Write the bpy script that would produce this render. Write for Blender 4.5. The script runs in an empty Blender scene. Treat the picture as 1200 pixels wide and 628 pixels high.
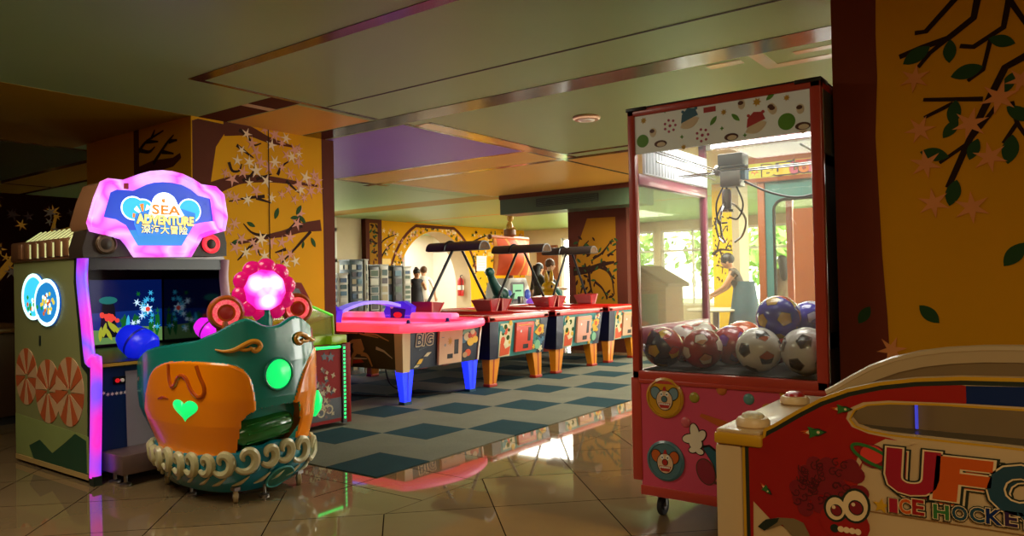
import bpy, bmesh, math, random
import numpy as np
from mathutils import Vector, Matrix
from mathutils.geometry import tessellate_polygon
PI = math.pi
rnd = random.Random(7)
SC = bpy.context.scene
COL = SC.collection

# ------------------------------------------------------------------ camera
FPX, PITCH, ROLL, EYE = 868.0, 0.0170, -0.0196, 1.2534
HEAD = 0.9343
def _basis():
    f = np.array([0, math.cos(PITCH), math.sin(PITCH)])
    u0 = np.array([0, -math.sin(PITCH), math.cos(PITCH)])
    x0 = np.array([1., 0, 0])
    x = math.cos(ROLL) * x0 + math.sin(ROLL) * u0
    u = -math.sin(ROLL) * x0 + math.cos(ROLL) * u0
    M = np.array([[math.sin(HEAD), -math.cos(HEAD), 0], [math.cos(HEAD), math.sin(HEAD), 0], [0, 0, 1]])
    return M @ x, M @ u, M @ f
CXV, CUV, CFV = _basis()
def ray(px, py): return CFV + CXV * (px - 600) / FPX + CUV * (314 - py) / FPX
def at_y(px, py, Y):           # where the sight line through a point of the photograph meets the plane y = Y: (x, z)
    d = ray(px, py); t = Y / d[1]; return (float(d[0] * t), float(EYE + d[2] * t))
def at_x(px, py, X):           # the same for the plane x = X: (y, z)
    d = ray(px, py); t = X / d[0]; return (float(d[1] * t), float(EYE + d[2] * t))
def at_d(px, depth, z=0.0):    # a ground point at a given distance along a column of the photograph
    d = ray(px, 320); return (float(d[0] * depth), float(d[1] * depth), z)
cam = bpy.data.cameras.new('camera')
cam.lens = FPX / 1200 * 36; cam.sensor_width = 36; cam.clip_end = 200
camo = bpy.data.objects.new('camera', cam); COL.objects.link(camo)
mw = Matrix.Identity(4)
for i in range(3):
    mw[i][0] = CXV[i]; mw[i][1] = CUV[i]; mw[i][2] = -CFV[i]
mw[2][3] = EYE
camo.matrix_world = mw
SC.camera = camo

# ------------------------------------------------------------------ materials
def lin(c):
    if isinstance(c, str):
        c = c.lstrip('#'); c = [int(c[i:i + 2], 16) / 255 for i in (0, 2, 4)]
        return tuple(v / 12.92 if v <= .04045 else ((v + .055) / 1.055) ** 2.4 for v in c)
    return tuple(c)
MATS = {}
def nmat(name):
    m = bpy.data.materials.new(name); m.use_nodes = True
    m.node_tree.nodes.clear()
    return m, m.node_tree.nodes, m.node_tree.links
def M(name, col='#808080', rough=.5, metal=0., emit=0., ecol=None, var=.10, scale=6., coat=0., spec=.5):
    """painted / plastic / metal surface with slight procedural mottling; emit > 0 for lit parts"""
    if name in MATS: return MATS[name]
    m, N, L = nmat(name)
    o = N.new('ShaderNodeOutputMaterial'); b = N.new('ShaderNodeBsdfPrincipled'); L.new(b.outputs[0], o.inputs[0])
    c = lin(col)
    tc = N.new('ShaderNodeTexCoord'); nz = N.new('ShaderNodeTexNoise')
    nz.inputs['Scale'].default_value = scale; nz.inputs['Detail'].default_value = 3
    L.new(tc.outputs['Object'], nz.inputs['Vector'])
    mx = N.new('ShaderNodeMix'); mx.data_type = 'RGBA'
    mx.inputs['A'].default_value = (*[v * (1 - var) for v in c], 1)
    mx.inputs['B'].default_value = (*[min(1, v * (1 + var)) for v in c], 1)
    L.new(nz.outputs['Fac'], mx.inputs['Factor']); L.new(mx.outputs['Result'], b.inputs['Base Color'])
    b.inputs['Roughness'].default_value = rough; b.inputs['Metallic'].default_value = metal
    b.inputs['Coat Weight'].default_value = coat; b.inputs['Coat Roughness'].default_value = .08
    b.inputs['Specular IOR Level'].default_value = spec
    if emit > 0:
        e = lin(ecol or col)
        b.inputs['Emission Color'].default_value = (*e, 1); b.inputs['Emission Strength'].default_value = emit
    MATS[name] = m; return m
def M_led(name, cols, strength, axis='Z', scale=3.0):
    """LED tube whose colour runs through cols along an axis"""
    if name in MATS: return MATS[name]
    m, N, L = nmat(name)
    o = N.new('ShaderNodeOutputMaterial'); b = N.new('ShaderNodeBsdfPrincipled'); L.new(b.outputs[0], o.inputs[0])
    tc = N.new('ShaderNodeTexCoord'); nz = N.new('ShaderNodeTexNoise'); nz.inputs['Scale'].default_value = scale
    nz.inputs['Detail'].default_value = 0.5
    L.new(tc.outputs['Object'], nz.inputs['Vector'])
    r = N.new('ShaderNodeValToRGB'); el = r.color_ramp.elements
    n = len(cols)
    while len(el) < n: el.new(.5)
    for i, c in enumerate(cols):
        el[i].position = .32 + .36 * i / max(1, n - 1); el[i].color = (*lin(c), 1)
    L.new(nz.outputs['Fac'], r.inputs['Fac'])
    L.new(r.outputs['Color'], b.inputs['Emission Color']); b.inputs['Emission Strength'].default_value = strength
    b.inputs['Base Color'].default_value = (.3, .1, .3, 1); b.inputs['Roughness'].default_value = .3
    MATS[name] = m; return m
def M_glass(name, tint=(1, 1, 1), gloss=.07, haze=.0, rough=.02):
    if name in MATS: return MATS[name]
    m, N, L = nmat(name)
    o = N.new('ShaderNodeOutputMaterial'); t = N.new('ShaderNodeBsdfTransparent'); g = N.new('ShaderNodeBsdfGlossy')
    t.inputs[0].default_value = (*tint, 1); g.inputs['Roughness'].default_value = rough
    fr = N.new('ShaderNodeFresnel'); fr.inputs[0].default_value = 1.3
    ad = N.new('ShaderNodeMath'); ad.operation = 'MULTIPLY_ADD'; ad.inputs[1].default_value = .6; ad.inputs[2].default_value = gloss * .4
    L.new(fr.outputs[0], ad.inputs[0])
    mx = N.new('ShaderNodeMixShader'); L.new(ad.outputs[0], mx.inputs[0]); L.new(t.outputs[0], mx.inputs[1]); L.new(g.outputs[0], mx.inputs[2])
    if haze > 0:
        d = N.new('ShaderNodeBsdfTranslucent'); d.inputs[0].default_value = (.9, .9, .85, 1)
        m2 = N.new('ShaderNodeMixShader'); m2.inputs[0].default_value = haze
        L.new(mx.outputs[0], m2.inputs[1]); L.new(d.outputs[0], m2.inputs[2]); L.new(m2.outputs[0], o.inputs[0])
    else: L.new(mx.outputs[0], o.inputs[0])
    MATS[name] = m; return m
def mathn(N, L, op, a, b=None, c=None):
    n = N.new('ShaderNodeMath'); n.operation = op
    for i, v in enumerate((a, b, c)):
        if v is None: continue
        if isinstance(v, (int, float)): n.inputs[i].default_value = v
        else: L.new(v, n.inputs[i])
    return n.outputs[0]

# ------------------------------------------------------------------ geometry collector
class Fr:
    """a plane in space: origin, two directions, normal = ex x ey"""
    def __init__(s, o, ex, ey):
        s.o, s.ex, s.ey = Vector(o), Vector(ex), Vector(ey); s.n = s.ex.cross(s.ey)
    def pt(s, a, b, d=0.): return s.o + s.ex * a + s.ey * b + s.n * d
def FY(Y): return Fr((0, Y, 0), (1, 0, 0), (0, 0, 1))          # faces -y, (a, b) = (x, z)
def FX(X): return Fr((X, 0, 0), (0, 1, 0), (0, 0, 1))          # faces +x, (a, b) = (y, z)
def FU(Z): return Fr((0, 0, Z), (1, 0, 0), (0, 1, 0))          # faces up
ORG = {}
class MB:
    def __init__(s): s.v, s.f, s.mi, s.mats, s.dc = [], [], [], [], 0
    def slot(s, m):
        if m not in s.mats: s.mats.append(m)
        return s.mats.index(m)
    def add(s, vs, fs, m):
        b = len(s.v); s.v.extend([Vector(v) for v in vs]); k = s.slot(m)
        for f in fs: s.f.append([i + b for i in f]); s.mi.append(k)
        return s
    def box(s, x0, y0, z0, x1, y1, z1, m, bev=0., seg=2):
        x0, x1 = min(x0, x1), max(x0, x1); y0, y1 = min(y0, y1), max(y0, y1); z0, z1 = min(z0, z1), max(z0, z1)
        if bev <= 0:
            vs = [(x, y, z) for z in (z0, z1) for y in (y0, y1) for x in (x0, x1)]
            return s.add(vs, [(0, 2, 3, 1), (4, 5, 7, 6), (0, 1, 5, 4), (2, 6, 7, 3), (0, 4, 6, 2), (1, 3, 7, 5)], m)
        bm = bmesh.new(); bmesh.ops.create_cube(bm, size=1)
        for v in bm.verts:
            v.co = Vector(((x0 + x1) / 2 + v.co.x * (x1 - x0), (y0 + y1) / 2 + v.co.y * (y1 - y0), (z0 + z1) / 2 + v.co.z * (z1 - z0)))
        bmesh.ops.bevel(bm, geom=bm.edges[:], offset=bev, segments=seg, affect='EDGES', profile=.5)
        return s.bm(bm, m)
    def bm(s, bm, m):
        bm.verts.index_update()
        s.add([v.co.copy() for v in bm.verts], [[v.index for v in f.verts] for f in bm.faces], m); bm.free(); return s
    def hexa(s, p, m):
        """eight corners: four of the bottom ring, four of the top ring"""
        return s.add(p, [(3, 2, 1, 0), (4, 5, 6, 7), (0, 1, 5, 4), (1, 2, 6, 5), (2, 3, 7, 6), (3, 0, 4, 7)], m)
    def prism(s, poly, fr, d0, d1, m, holes=(), side=None):
        loops = [list(poly)] + [list(h) for h in holes]
        flat = [q for l in loops for q in l]; n = len(flat)
        tris = tessellate_polygon([[Vector((a, b, 0)) for a, b in l] for l in loops])
        vs = [fr.pt(a, b, d1) for a, b in flat] + [fr.pt(a, b, d0) for a, b in flat]
        s.add(vs, [list(t) for t in tris] + [[i + n for i in reversed(t)] for t in tris], m)
        fs = []; k = 0
        for l in loops:
            c = len(l)
            fs += [(k + i, k + (i + 1) % c, n + k + (i + 1) % c, n + k + i) for i in range(c)]; k += c
        b = len(s.v) - 2 * n
        kk = s.slot(side or m)
        for f in fs: s.f.append([i + b for i in f]); s.mi.append(kk)
        return s
    def decal(s, poly, fr, m, lv=1, holes=()):
        s.dc += 1
        return s.prism(poly, fr, -.0005, .0008 + .0009 * lv + 1.1e-5 * (s.dc % 70), m, holes)
    def tube(s, pts, r, m, n=8, closed=False, cap=True):
        P = [Vector(p) for p in pts]; k = len(P)
        R = list(r) if isinstance(r, (list, tuple)) else [r] * k
        T = []
        for i in range(k):
            a = P[(i - 1) % k] if closed or i > 0 else P[i]; b = P[(i + 1) % k] if closed or i < k - 1 else P[i]
            t = (b - a); T.append(t.normalized() if t.length > 1e-9 else Vector((0, 0, 1)))
        up = Vector((0, 0, 1)) if abs(T[0].z) < .9 else Vector((1, 0, 0))
        nn = (up - T[0] * up.dot(T[0])).normalized(); vs = []
        for i in range(k):
            nn = nn - T[i] * nn.dot(T[i]); nn = nn.normalized() if nn.length > 1e-6 else T[i].orthogonal().normalized()
            bb = T[i].cross(nn)
            for j in range(n):
                a = 2 * PI * j / n; vs.append(P[i] + (nn * math.cos(a) + bb * math.sin(a)) * R[i])
        fs = [(i * n + j, i * n + (j + 1) % n, ((i + 1) % k) * n + (j + 1) % n, ((i + 1) % k) * n + j) for i in range(k if closed else k - 1) for j in range(n)]
        if cap and not closed: fs += [tuple(range(n))[::-1], tuple(range((k - 1) * n, k * n))]
        return s.add(vs, fs, m)
    def lathe(s, prof, o, ax, m, n=24):
        o, ax = Vector(o), Vector(ax).normalized(); e1 = ax.orthogonal().normalized(); e2 = ax.cross(e1)
        vs = []
        for r, h in prof:
            for j in range(n):
                a = 2 * PI * j / n; vs.append(o + ax * h + (e1 * math.cos(a) + e2 * math.sin(a)) * max(r, 1e-5))
        k = len(prof)
        fs = [(i * n + j, i * n + (j + 1) % n, (i + 1) * n + (j + 1) % n, (i + 1) * n + j) for i in range(k - 1) for j in range(n)]
        fs += [tuple(range(n))[::-1], tuple(range((k - 1) * n, k * n))]
        return s.add(vs, fs, m)
    def ell(s, c, r, m, nu=16, nv=10, rot=None):
        c = Vector(c); vs = []
        for i in range(nv + 1):
            t = PI * i / nv
            for j in range(nu):
                p = 2 * PI * j / nu
                q = Vector((r[0] * math.sin(t) * math.cos(p), r[1] * math.sin(t) * math.sin(p), r[2] * math.cos(t)))
                if rot is not None: q = rot @ q
                vs.append(c + q)
        return s.add(vs, [(i * nu + j, i * nu + (j + 1) % nu, (i + 1) * nu + (j + 1) % nu, (i + 1) * nu + j) for i in range(nv) for j in range(nu)], m)
    def text(s, txt, fr, box, m, lv=1, off=0., shear=0., keep=False):
        vs, fs, bb = glyphs(txt, off, shear)
        a0, a1, b0, b1 = box; sx = (a1 - a0) / (bb[1] - bb[0]); sy = (b1 - b0) / (bb[3] - bb[2])
        if keep: sx = sy
        d = .0010 + .0009 * lv
        return s.add([fr.pt(a0 + (x - bb[0]) * sx, b0 + (y - bb[2]) * sy, d) for x, y in vs], fs, m)
    def build(s, name, parent=None, auto=38, loc=None):
        org = Vector(loc) if loc is not None else (ORG[parent.name] if parent is not None else Vector((0, 0, 0)))
        me = bpy.data.meshes.new(name)
        me.from_pydata([tuple(v - org) for v in s.v], [], s.f)
        for m in s.mats: me.materials.append(m)
        me.polygons.foreach_set('material_index', s.mi)
        bm = bmesh.new(); bm.from_mesh(me)
        bmesh.ops.remove_doubles(bm, verts=bm.verts, dist=1e-6)
        bmesh.ops.recalc_face_normals(bm, faces=bm.faces); bm.to_mesh(me); bm.free()
        me.polygons.foreach_set('use_smooth', [True] * len(me.polygons))
        me.set_sharp_from_angle(angle=math.radians(auto)); me.update()
        o = bpy.data.objects.new(name, me); COL.objects.link(o)
        ORG[o.name] = org
        if parent is not None: o.parent = parent
        else: o.location = org
        return o
_G = {}
def glyphs(txt, off=0., shear=0.):
    key = (txt, off, shear)
    if key in _G: return _G[key]
    def ev(o_):
        c = bpy.data.curves.new('lettering', 'FONT'); c.body = txt; c.offset = o_; c.shear = shear; c.resolution_u = 3
        o = bpy.data.objects.new('lettering', c); COL.objects.link(o)
        dg = bpy.context.evaluated_depsgraph_get(); e = o.evaluated_get(dg); me = e.to_mesh()
        vs = [(v.co.x, v.co.y) for v in me.vertices]; fs = [list(p.vertices) for p in me.polygons]
        e.to_mesh_clear(); bpy.data.objects.remove(o); bpy.data.curves.remove(c)
        return vs, fs
    vs, fs = ev(off); base = vs if off == 0 else ev(0.)[0]
    xs = [v[0] for v in base]; ys = [v[1] for v in base]
    _G[key] = (vs, fs, (min(xs), max(xs), min(ys), max(ys))); return _G[key]

# ------------------------------------------------------------------ naming and grouping
def tag(o, label=None, cat=None, group=None, kind=None):
    if label: o['label'] = label
    if cat: o['category'] = cat
    if group: o['group'] = group
    if kind: o['kind'] = kind
    return o
def thing(name, label, cat, loc=(0, 0, 0), group=None):
    o = bpy.data.objects.new(name, None); COL.objects.link(o); o.location = loc; o.empty_display_size = .1
    ORG[o.name] = Vector(loc); return tag(o, label, cat, group)
def struct(o): o['kind'] = 'structure'; return o
def copy_tree(o, loc, label, parent=None):
    c = o.copy(); COL.objects.link(c)
    if parent is None: c.location = loc; c['label'] = label; ORG[c.name] = Vector(loc)
    else: c.parent = parent; c.matrix_parent_inverse = o.matrix_parent_inverse.copy()
    for ch in list(o.children): copy_tree(ch, None, None, c)
    return c

# ------------------------------------------------------------------ flat shapes
def circ(x, y, r, n=24, ry=None, rot=0.):
    ry = r if ry is None else ry; c, s_ = math.cos(rot), math.sin(rot); out = []
    for i in range(n):
        a = 2 * PI * i / n; u, v = r * math.cos(a), ry * math.sin(a); out.append((x + u * c - v * s_, y + u * s_ + v * c))
    return out
def star(x, y, r, r2, n=5, rot=0.):
    return [(x + (r if i % 2 == 0 else r2) * math.cos(rot + PI * i / n + PI / 2), y + (r if i % 2 == 0 else r2) * math.sin(rot + PI * i / n + PI / 2)) for i in range(2 * n)]
def leafp(x, y, l, w, rot, n=8):
    top = [(l * (i / n - .5), w * .5 * math.sin(PI * i / n) ** .8) for i in range(n + 1)]
    pts = top + [(a, -b) for a, b in reversed(top[1:-1])]; c, s_ = math.cos(rot), math.sin(rot)
    return [(x + a * c - b * s_, y + a * s_ + b * c) for a, b in pts]
def blossom(x, y, r, rot=0., n=5, k=.45):
    out = []
    for i in range(n * 6):
        a = 2 * PI * i / (n * 6); q = r * (k + (1 - k) * abs(math.cos(n * a / 2)) ** .8); out.append((x + q * math.cos(a + rot), y + q * math.sin(a + rot)))
    return out
def rrect(x0, y0, x1, y1, r, n=5):
    out = []
    for cx, cy, a0 in ((x1 - r, y1 - r, 0), (x0 + r, y1 - r, PI / 2), (x0 + r, y0 + r, PI), (x1 - r, y0 + r, 1.5 * PI)):
        out += [(cx + r * math.cos(a0 + PI / 2 * i / n), cy + r * math.sin(a0 + PI / 2 * i / n)) for i in range(n + 1)]
    return out
def rect(x0, y0, x1, y1): return [(x0, y0), (x1, y0), (x1, y1), (x0, y1)]
def smooth(pts, k=5):
    P = [np.array(p, float) for p in pts]; P = [2 * P[0] - P[1]] + P + [2 * P[-1] - P[-2]]; out = []
    for i in range(1, len(P) - 2):
        for j in range(k):
            t = j / k; a, b, c, d = P[i - 1], P[i], P[i + 1], P[i + 2]
            out.append(tuple(.5 * (2 * b + (c - a) * t + (2 * a - 5 * b + 4 * c - d) * t * t + (3 * b - a - 3 * c + d) * t ** 3)))
    out.append(tuple(P[-2])); return out
def ribbon(pts, w0, w1=None):
    w1 = w0 if w1 is None else w1; n = len(pts); L_, R_ = [], []
    for i in range(n):
        a = np.array(pts[max(0, i - 1)], float); b = np.array(pts[min(n - 1, i + 1)], float); t = b - a; l = np.hypot(*t) or 1
        nx, ny = -t[1] / l, t[0] / l; w = (w0 + (w1 - w0) * i / max(1, n - 1)) / 2
        L_.append((pts[i][0] + nx * w, pts[i][1] + ny * w)); R_.append((pts[i][0] - nx * w, pts[i][1] - ny * w))
    return L_ + R_[::-1]
def strip(mb, pts, fr, w0, w1, m, lv=1):
    """a painted line: quads along a path"""
    P = ribbon(pts, w0, w1); n = len(pts); mb.dc += 1; d = .0008 + .0009 * lv + 1.1e-5 * (mb.dc % 70)
    mb.add([fr.pt(a, b, d) for a, b in P], [(i, i + 1, 2 * n - 2 - i, 2 * n - 1 - i) for i in range(n - 1)], m)
def heart(x, y, s):
    out = []
    for i in range(36):
        t = 2 * PI * i / 36
        out.append((x + s * 16 * math.sin(t) ** 3 / 17, y + s * (13 * math.cos(t) - 5 * math.cos(2 * t) - 2 * math.cos(3 * t) - math.cos(4 * t)) / 17))
    return out
# ------------------------------------------------------------------ palette
YEL = M('yellow paint', '#d09410', .75, spec=.12, var=.06, scale=2)
YELD = M('ochre paint', '#9a6a14', .75, spec=.12, var=.08, scale=2)
BRN = M('tree brown paint', '#572a1c', .75, spec=.12, var=.15, scale=3)
TWIG = M('twig paint', '#2e1a12', .75, spec=.12)
PNK = M('blossom paint', '#d09484', .75, spec=.12)
PALE = M('pale blossom paint', '#e0c9a8', .75, spec=.12)
ORF = M('orange star leaf paint', '#e89454', .75, spec=.12)
GRN = M('leaf green paint', '#2c4a26', .75, spec=.12)
PLAS = M('white plaster', '#d8d0b8', .6, var=.04)
BEI = M('beige plaster', '#c9b692', .6, var=.05)
BLK = M('black plastic', '#0b0b0d', .35)
DRK = M('dark charcoal', '#1a191b', .5)
CHR = M('chrome', '#c8c8c8', .18, 1.)
STL = M('brushed steel', '#8f8a86', .35, .9)
RUB = M('black rubber', '#141212', .7)
WHT = M('white plastic', '#e6e2d6', .35, var=.04)
RED = M('red plastic', '#b01818', .3, coat=.3)
GLS = M_glass('clear glass')

# ------------------------------------------------------------------ floor
def floor_mat():
    m, N, L = nmat('polished beige floor tiles')
    o = N.new('ShaderNodeOutputMaterial'); b = N.new('ShaderNodeBsdfPrincipled'); L.new(b.outputs[0], o.inputs[0])
    tc = N.new('ShaderNodeTexCoord'); sp = N.new('ShaderNodeSeparateXYZ'); L.new(tc.outputs['Object'], sp.inputs[0])
    X, Y = sp.outputs[0], sp.outputs[1]
    P = lambda op, a, b_=None, c=None: mathn(N, L, op, a, b_, c)
    def lines(u, v, g):
        fu, fv = P('FRACT', u), P('FRACT', v)
        du = P('MINIMUM', fu, P('SUBTRACT', 1., fu)); dv = P('MINIMUM', fv, P('SUBTRACT', 1., fv))
        return P('LESS_THAN', P('MINIMUM', du, dv), g)
    # tiles laid on the diagonal, 60 cm; a straight border course next to the carpet
    u = P('DIVIDE', P('ADD', P('ADD', X, Y), .16 + 8.5), .85); v = P('DIVIDE', P('ADD', P('SUBTRACT', X, Y), 5.81 + 17), .85)
    u2 = P('DIVIDE', P('ADD', X, 2.98 + 11.8), .59); v2 = P('DIVIDE', P('ADD', Y, 17.7 - 2.82), .5)
    inb = P('MULTIPLY', P('LESS_THAN', X, -2.98), P('GREATER_THAN', Y, 2.82))
    ln = P('ADD', P('MULTIPLY', lines(u2, v2, .007), inb), P('MULTIPLY', lines(u, v, .0055), P('SUBTRACT', 1., inb)))
    uu = P('ADD', P('MULTIPLY', P('FLOOR', u2), inb), P('MULTIPLY', P('FLOOR', u), P('SUBTRACT', 1., inb)))
    vv = P('ADD', P('MULTIPLY', P('FLOOR', v2), inb), P('MULTIPLY', P('FLOOR', v), P('SUBTRACT', 1., inb)))
    cb = N.new('ShaderNodeCombineXYZ'); L.new(uu, cb.inputs[0]); L.new(vv, cb.inputs[1]); L.new(inb, cb.inputs[2])
    wn = N.new('ShaderNodeTexWhiteNoise'); wn.noise_dimensions = '3D'; L.new(cb.outputs[0], wn.inputs['Vector'])
    nz = N.new('ShaderNodeTexNoise'); nz.inputs['Scale'].default_value = 2.5; nz.inputs['Detail'].default_value = 6
    L.new(tc.outputs['Object'], nz.inputs['Vector'])
    f = P('ADD', P('MULTIPLY', wn.outputs['Value'], .35), P('MULTIPLY', nz.outputs['Fac'], .65))
    r = N.new('ShaderNodeValToRGB'); r.color_ramp.elements[0].position = .2; r.color_ramp.elements[1].position = .8
    r.color_ramp.elements[0].color = (*lin('#6e5a3e'), 1); r.color_ramp.elements[1].color = (*lin('#816a4a'), 1)
    L.new(f, r.inputs[0])
    mx = N.new('ShaderNodeMix'); mx.data_type = 'RGBA'; mx.inputs['B'].default_value = (*lin('#1e140e'), 1)
    L.new(ln, mx.inputs['Factor']); L.new(r.outputs[0], mx.inputs['A']); L.new(mx.outputs['Result'], b.inputs['Base Color'])
    L.new(P('ADD', P('MULTIPLY', ln, .4), .035), b.inputs['Roughness'])
    L.new(P('SUBTRACT', .6, P('MULTIPLY', ln, .6)), b.inputs['Specular IOR Level'])
    return m
def carpet_mat():
    m, N, L = nmat('checkered carpet tiles')
    o = N.new('ShaderNodeOutputMaterial'); b = N.new('ShaderNodeBsdfPrincipled'); L.new(b.outputs[0], o.inputs[0])
    tc = N.new('ShaderNodeTexCoord'); sp = N.new('ShaderNodeSeparateXYZ'); L.new(tc.outputs['Object'], sp.inputs[0])
    P = lambda op, a, b_=None, c=None: mathn(N, L, op, a, b_, c)
    i = P('FLOOR', P('DIVIDE', P('SUBTRACT', sp.outputs[1], 3.32), .5)); j = P('FLOOR', P('DIVIDE', P('SUBTRACT', -3.57, sp.outputs[0]), .5))
    s = P('ADD', P('ADD', i, j), 30.1); k = P('FRACT', P('DIVIDE', s, 3.)); dark = P('LESS_THAN', k, .2)
    nz = N.new('ShaderNodeTexNoise'); nz.inputs['Scale'].default_value = 120; nz.inputs['Detail'].default_value = 2
    n2 = N.new('ShaderNodeTexNoise'); n2.inputs['Scale'].default_value = 3; n2.inputs['Detail'].default_value = 4
    for q in (nz, n2): L.new(tc.outputs['Object'], q.inputs['Vector'])
    mx = N.new('ShaderNodeMix'); mx.data_type = 'RGBA'; L.new(dark, mx.inputs['Factor'])
    mx.inputs['A'].default_value = (*lin('#676657'), 1); mx.inputs['B'].default_value = (*lin('#1f373b'), 1)
    hs = N.new('ShaderNodeHueSaturation'); L.new(mx.outputs['Result'], hs.inputs['Color'])
    L.new(P('ADD', P('MULTIPLY', nz.outputs['Fac'], .5), P('ADD', P('MULTIPLY', n2.outputs['Fac'], .4), .55)), hs.inputs['Value'])
    L.new(hs.outputs[0], b.inputs['Base Color']); b.inputs['Roughness'].default_value = .95; b.inputs['Specular IOR Level'].default_value = .1
    bp = N.new('ShaderNodeBump'); bp.inputs['Strength'].default_value = .3; bp.inputs['Distance'].default_value = .004
    L.new(nz.outputs['Fac'], bp.inputs['Height']); L.new(bp.outputs[0], b.inputs['Normal'])
    return m
FM = floor_mat()
struct(MB().box(-17, -4, -.1, 6, 19.2, 0, FM).build('floor'))
tag(MB().prism([(-3.57, 3.32), (-3.57, 10.72), (-7.82, 10.72), (-7.82, 5.3), (-6.26, 5.3), (-6.26, 3.32)], FU(0), 0, .006, carpet_mat()).build('carpet'),
    'checkered carpet of grey and dark teal squares under the hockey tables', 'carpet')

# ------------------------------------------------------------------ ceiling with painted panels
CB = M('olive ceiling paint', '#9cc088', .42, var=.05, scale=1.2)
CG = M('sage ceiling paint', '#a8c890', .42, var=.05, scale=1.2)
CO = M('orange ceiling paint', '#dcb04c', .42, var=.06, scale=1.2)
CY = M('mustard ceiling paint', '#a88412', .5, var=.06, scale=1.2)
CP = M('lilac ceiling paint', '#8468d8', .42, var=.05, scale=1.2)
CD = M('dark green ceiling paint', '#3f5038', .45, var=.05, scale=1.2)
BND = M('glossy brown band', '#3c2018', .2, coat=.15, var=.1)
GLD = M('gold band', '#b58a50', .2, coat=.2, var=.1)
FD = Fr((0, 0, 2.8), (1, 0, 0), (0, -1, 0))
c = MB().box(-17, -4, 2.8, 6, 19.2, 2.95, CB)
def cp(x0, x1, y0, y1, m, lv=1): c.decal(rect(x0, -y1, x1, -y0), FD, m, lv)
cp(-8.68, -6.27, -4, 3.66, CY); cp(-12.2, -8.72, -4, 4.1, CD); cp(-12.2, -8.72, 4.1, 4.2, BND); cp(-13.4, -6.27, 4.2, 4.85, CY, 1)
cp(-13.4, -7.3, 4.85, 4.93, BND, 2); cp(-8.74, -8.66, -4, 4.1, BND, 2); cp(-12.26, -12.17, -4, 4.93, BND, 2)
cp(-6.27, -5.24, 4.02, 4.86, CO); cp(-6.27, -5.6, 3.72, 4.0, BRN); cp(-5.6, -5.5, 3.72, 4.0, PALE); cp(-5.5, -5.16, 3.72, 4.0, BRN)
cp(-5.17, -5.12, 3.0, 4.86, BND, 2); cp(-5.17, 4, 2.99, 3.09, BND, 3); cp(-5.1, 4, 4.225, 4.245, DRK, 2)
cp(-6.27, 4, 4.88, 5.16, BND, 3)
PBD = M('glare white band', '#ddd6bc', .2); cp(-1.72, -1.62, 5.16, 5.5, PBD, 2); cp(-1.72, 2, 5.5, 5.6, PBD, 2); cp(-1.45, 1.5, 5.28, 5.36, PBD, 2); cp(-2.05, -1.8, 5.22, 5.32, PBD, 2)  # fretwork bands, window glare painted in as a pale colour
cp(-8.5, -5.12, 5.2, 7.2, CP); cp(-5.1, -4.88, 5.3, 8.0, GLD, 2); cp(-5.13, -5.08, 5.2, 10.7, BND, 3); cp(-4.9, -4.86, 5.3, 8.0, BND, 3)
cp(-8.5, -5.1, 7.25, 7.98, CO); cp(-8.8, -3, 7.98, 8.1, BND, 2); cp(-8.5, -5.1, 7.19, 7.25, BND, 2)
cp(-8.25, 4, 8.12, 10.7, CO); cp(-4.85, -1, 7.7, 7.78, BND, 2); cp(-8.34, -8.27, 8.12, 10.7, PALE, 2); cp(-8.62, -8.52, 5.2, 8.3, BND, 2)
cp(-13.4, -8.65, 5.0, 10.4, CG); cp(-13.4, -8.3, 10.4, 11.1, CY); cp(-13.4, 4, 11.1, 18.8, CG); cp(-13.4, -5, 13.6, 13.68, ORF, 2)
struct(c.build('ceiling'))

# ------------------------------------------------------------------ painted trees
def shapes(mb, fr, kind, pts, r, mats, lv, jit=.25):
    for (a, b) in pts:
        q = r * (1 + jit * (rnd.random() - .5) * 2); rot = rnd.random() * 6.28; m = rnd.choice(mats)
        mb.decal(star(a, b, q, q * .30, rnd.choice((5, 6)), rot) if kind == 'b' else leafp(a, b, q * 2, q * .8, rot), fr, m, lv)
def bough(mb, fr, px, conv, w0, w1, m, lv=1, k=5):
    strip(mb, smooth([conv(*p) for p in px], k), fr, w0, w1, m, lv)

# the pillar with the blossoming tree, left of centre
w = MB().box(-8.3, 3.65, 0, -6.27, 5.28, 2.8, YEL)
cv = lambda x, y: at_x(x, y, -6.27); fr = FX(-6.27)
tr = [(221, 330), (219, 208), (225, 141), (232, 139), (269, 147), (262, 158), (253, 172), (247, 213), (252, 220), (259, 232), (257, 330)]
w.decal([(3.66, 0)] + [(max(3.66, q[0]), min(q[1], 2.799)) for q in [cv(*p) for p in tr]] + [(3.93, 0)], fr, BRN, 1)
rt = [(372, 166), (391, 168), (391, 345), (378, 345), (376, 250), (371, 215)]
rq = [cv(*p) for p in rt]
w.decal([(5.13, 0), (5.279, 0), (5.279, 2.799), (5.12, 2.799), (5.12, 2.3), (5.13, 1.9)], fr, BRN, 1)
w.box(-8.3, 5.26, 0, -6.268, 5.282, 2.8, BRN)
bough(w, fr, [(262, 150), (290, 153), (315, 164), (343, 172)], cv, .15, .02, BRN, 2)
bough(w, fr, [(247, 222), (265, 215), (284, 210), (315, 210), (345, 214), (372, 218)], cv, .13, .02, BRN, 2)
bough(w, fr, [(376, 264), (353, 267), (335, 273), (315, 277), (280, 285)], cv, .12, .025, BRN, 2)
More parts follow.
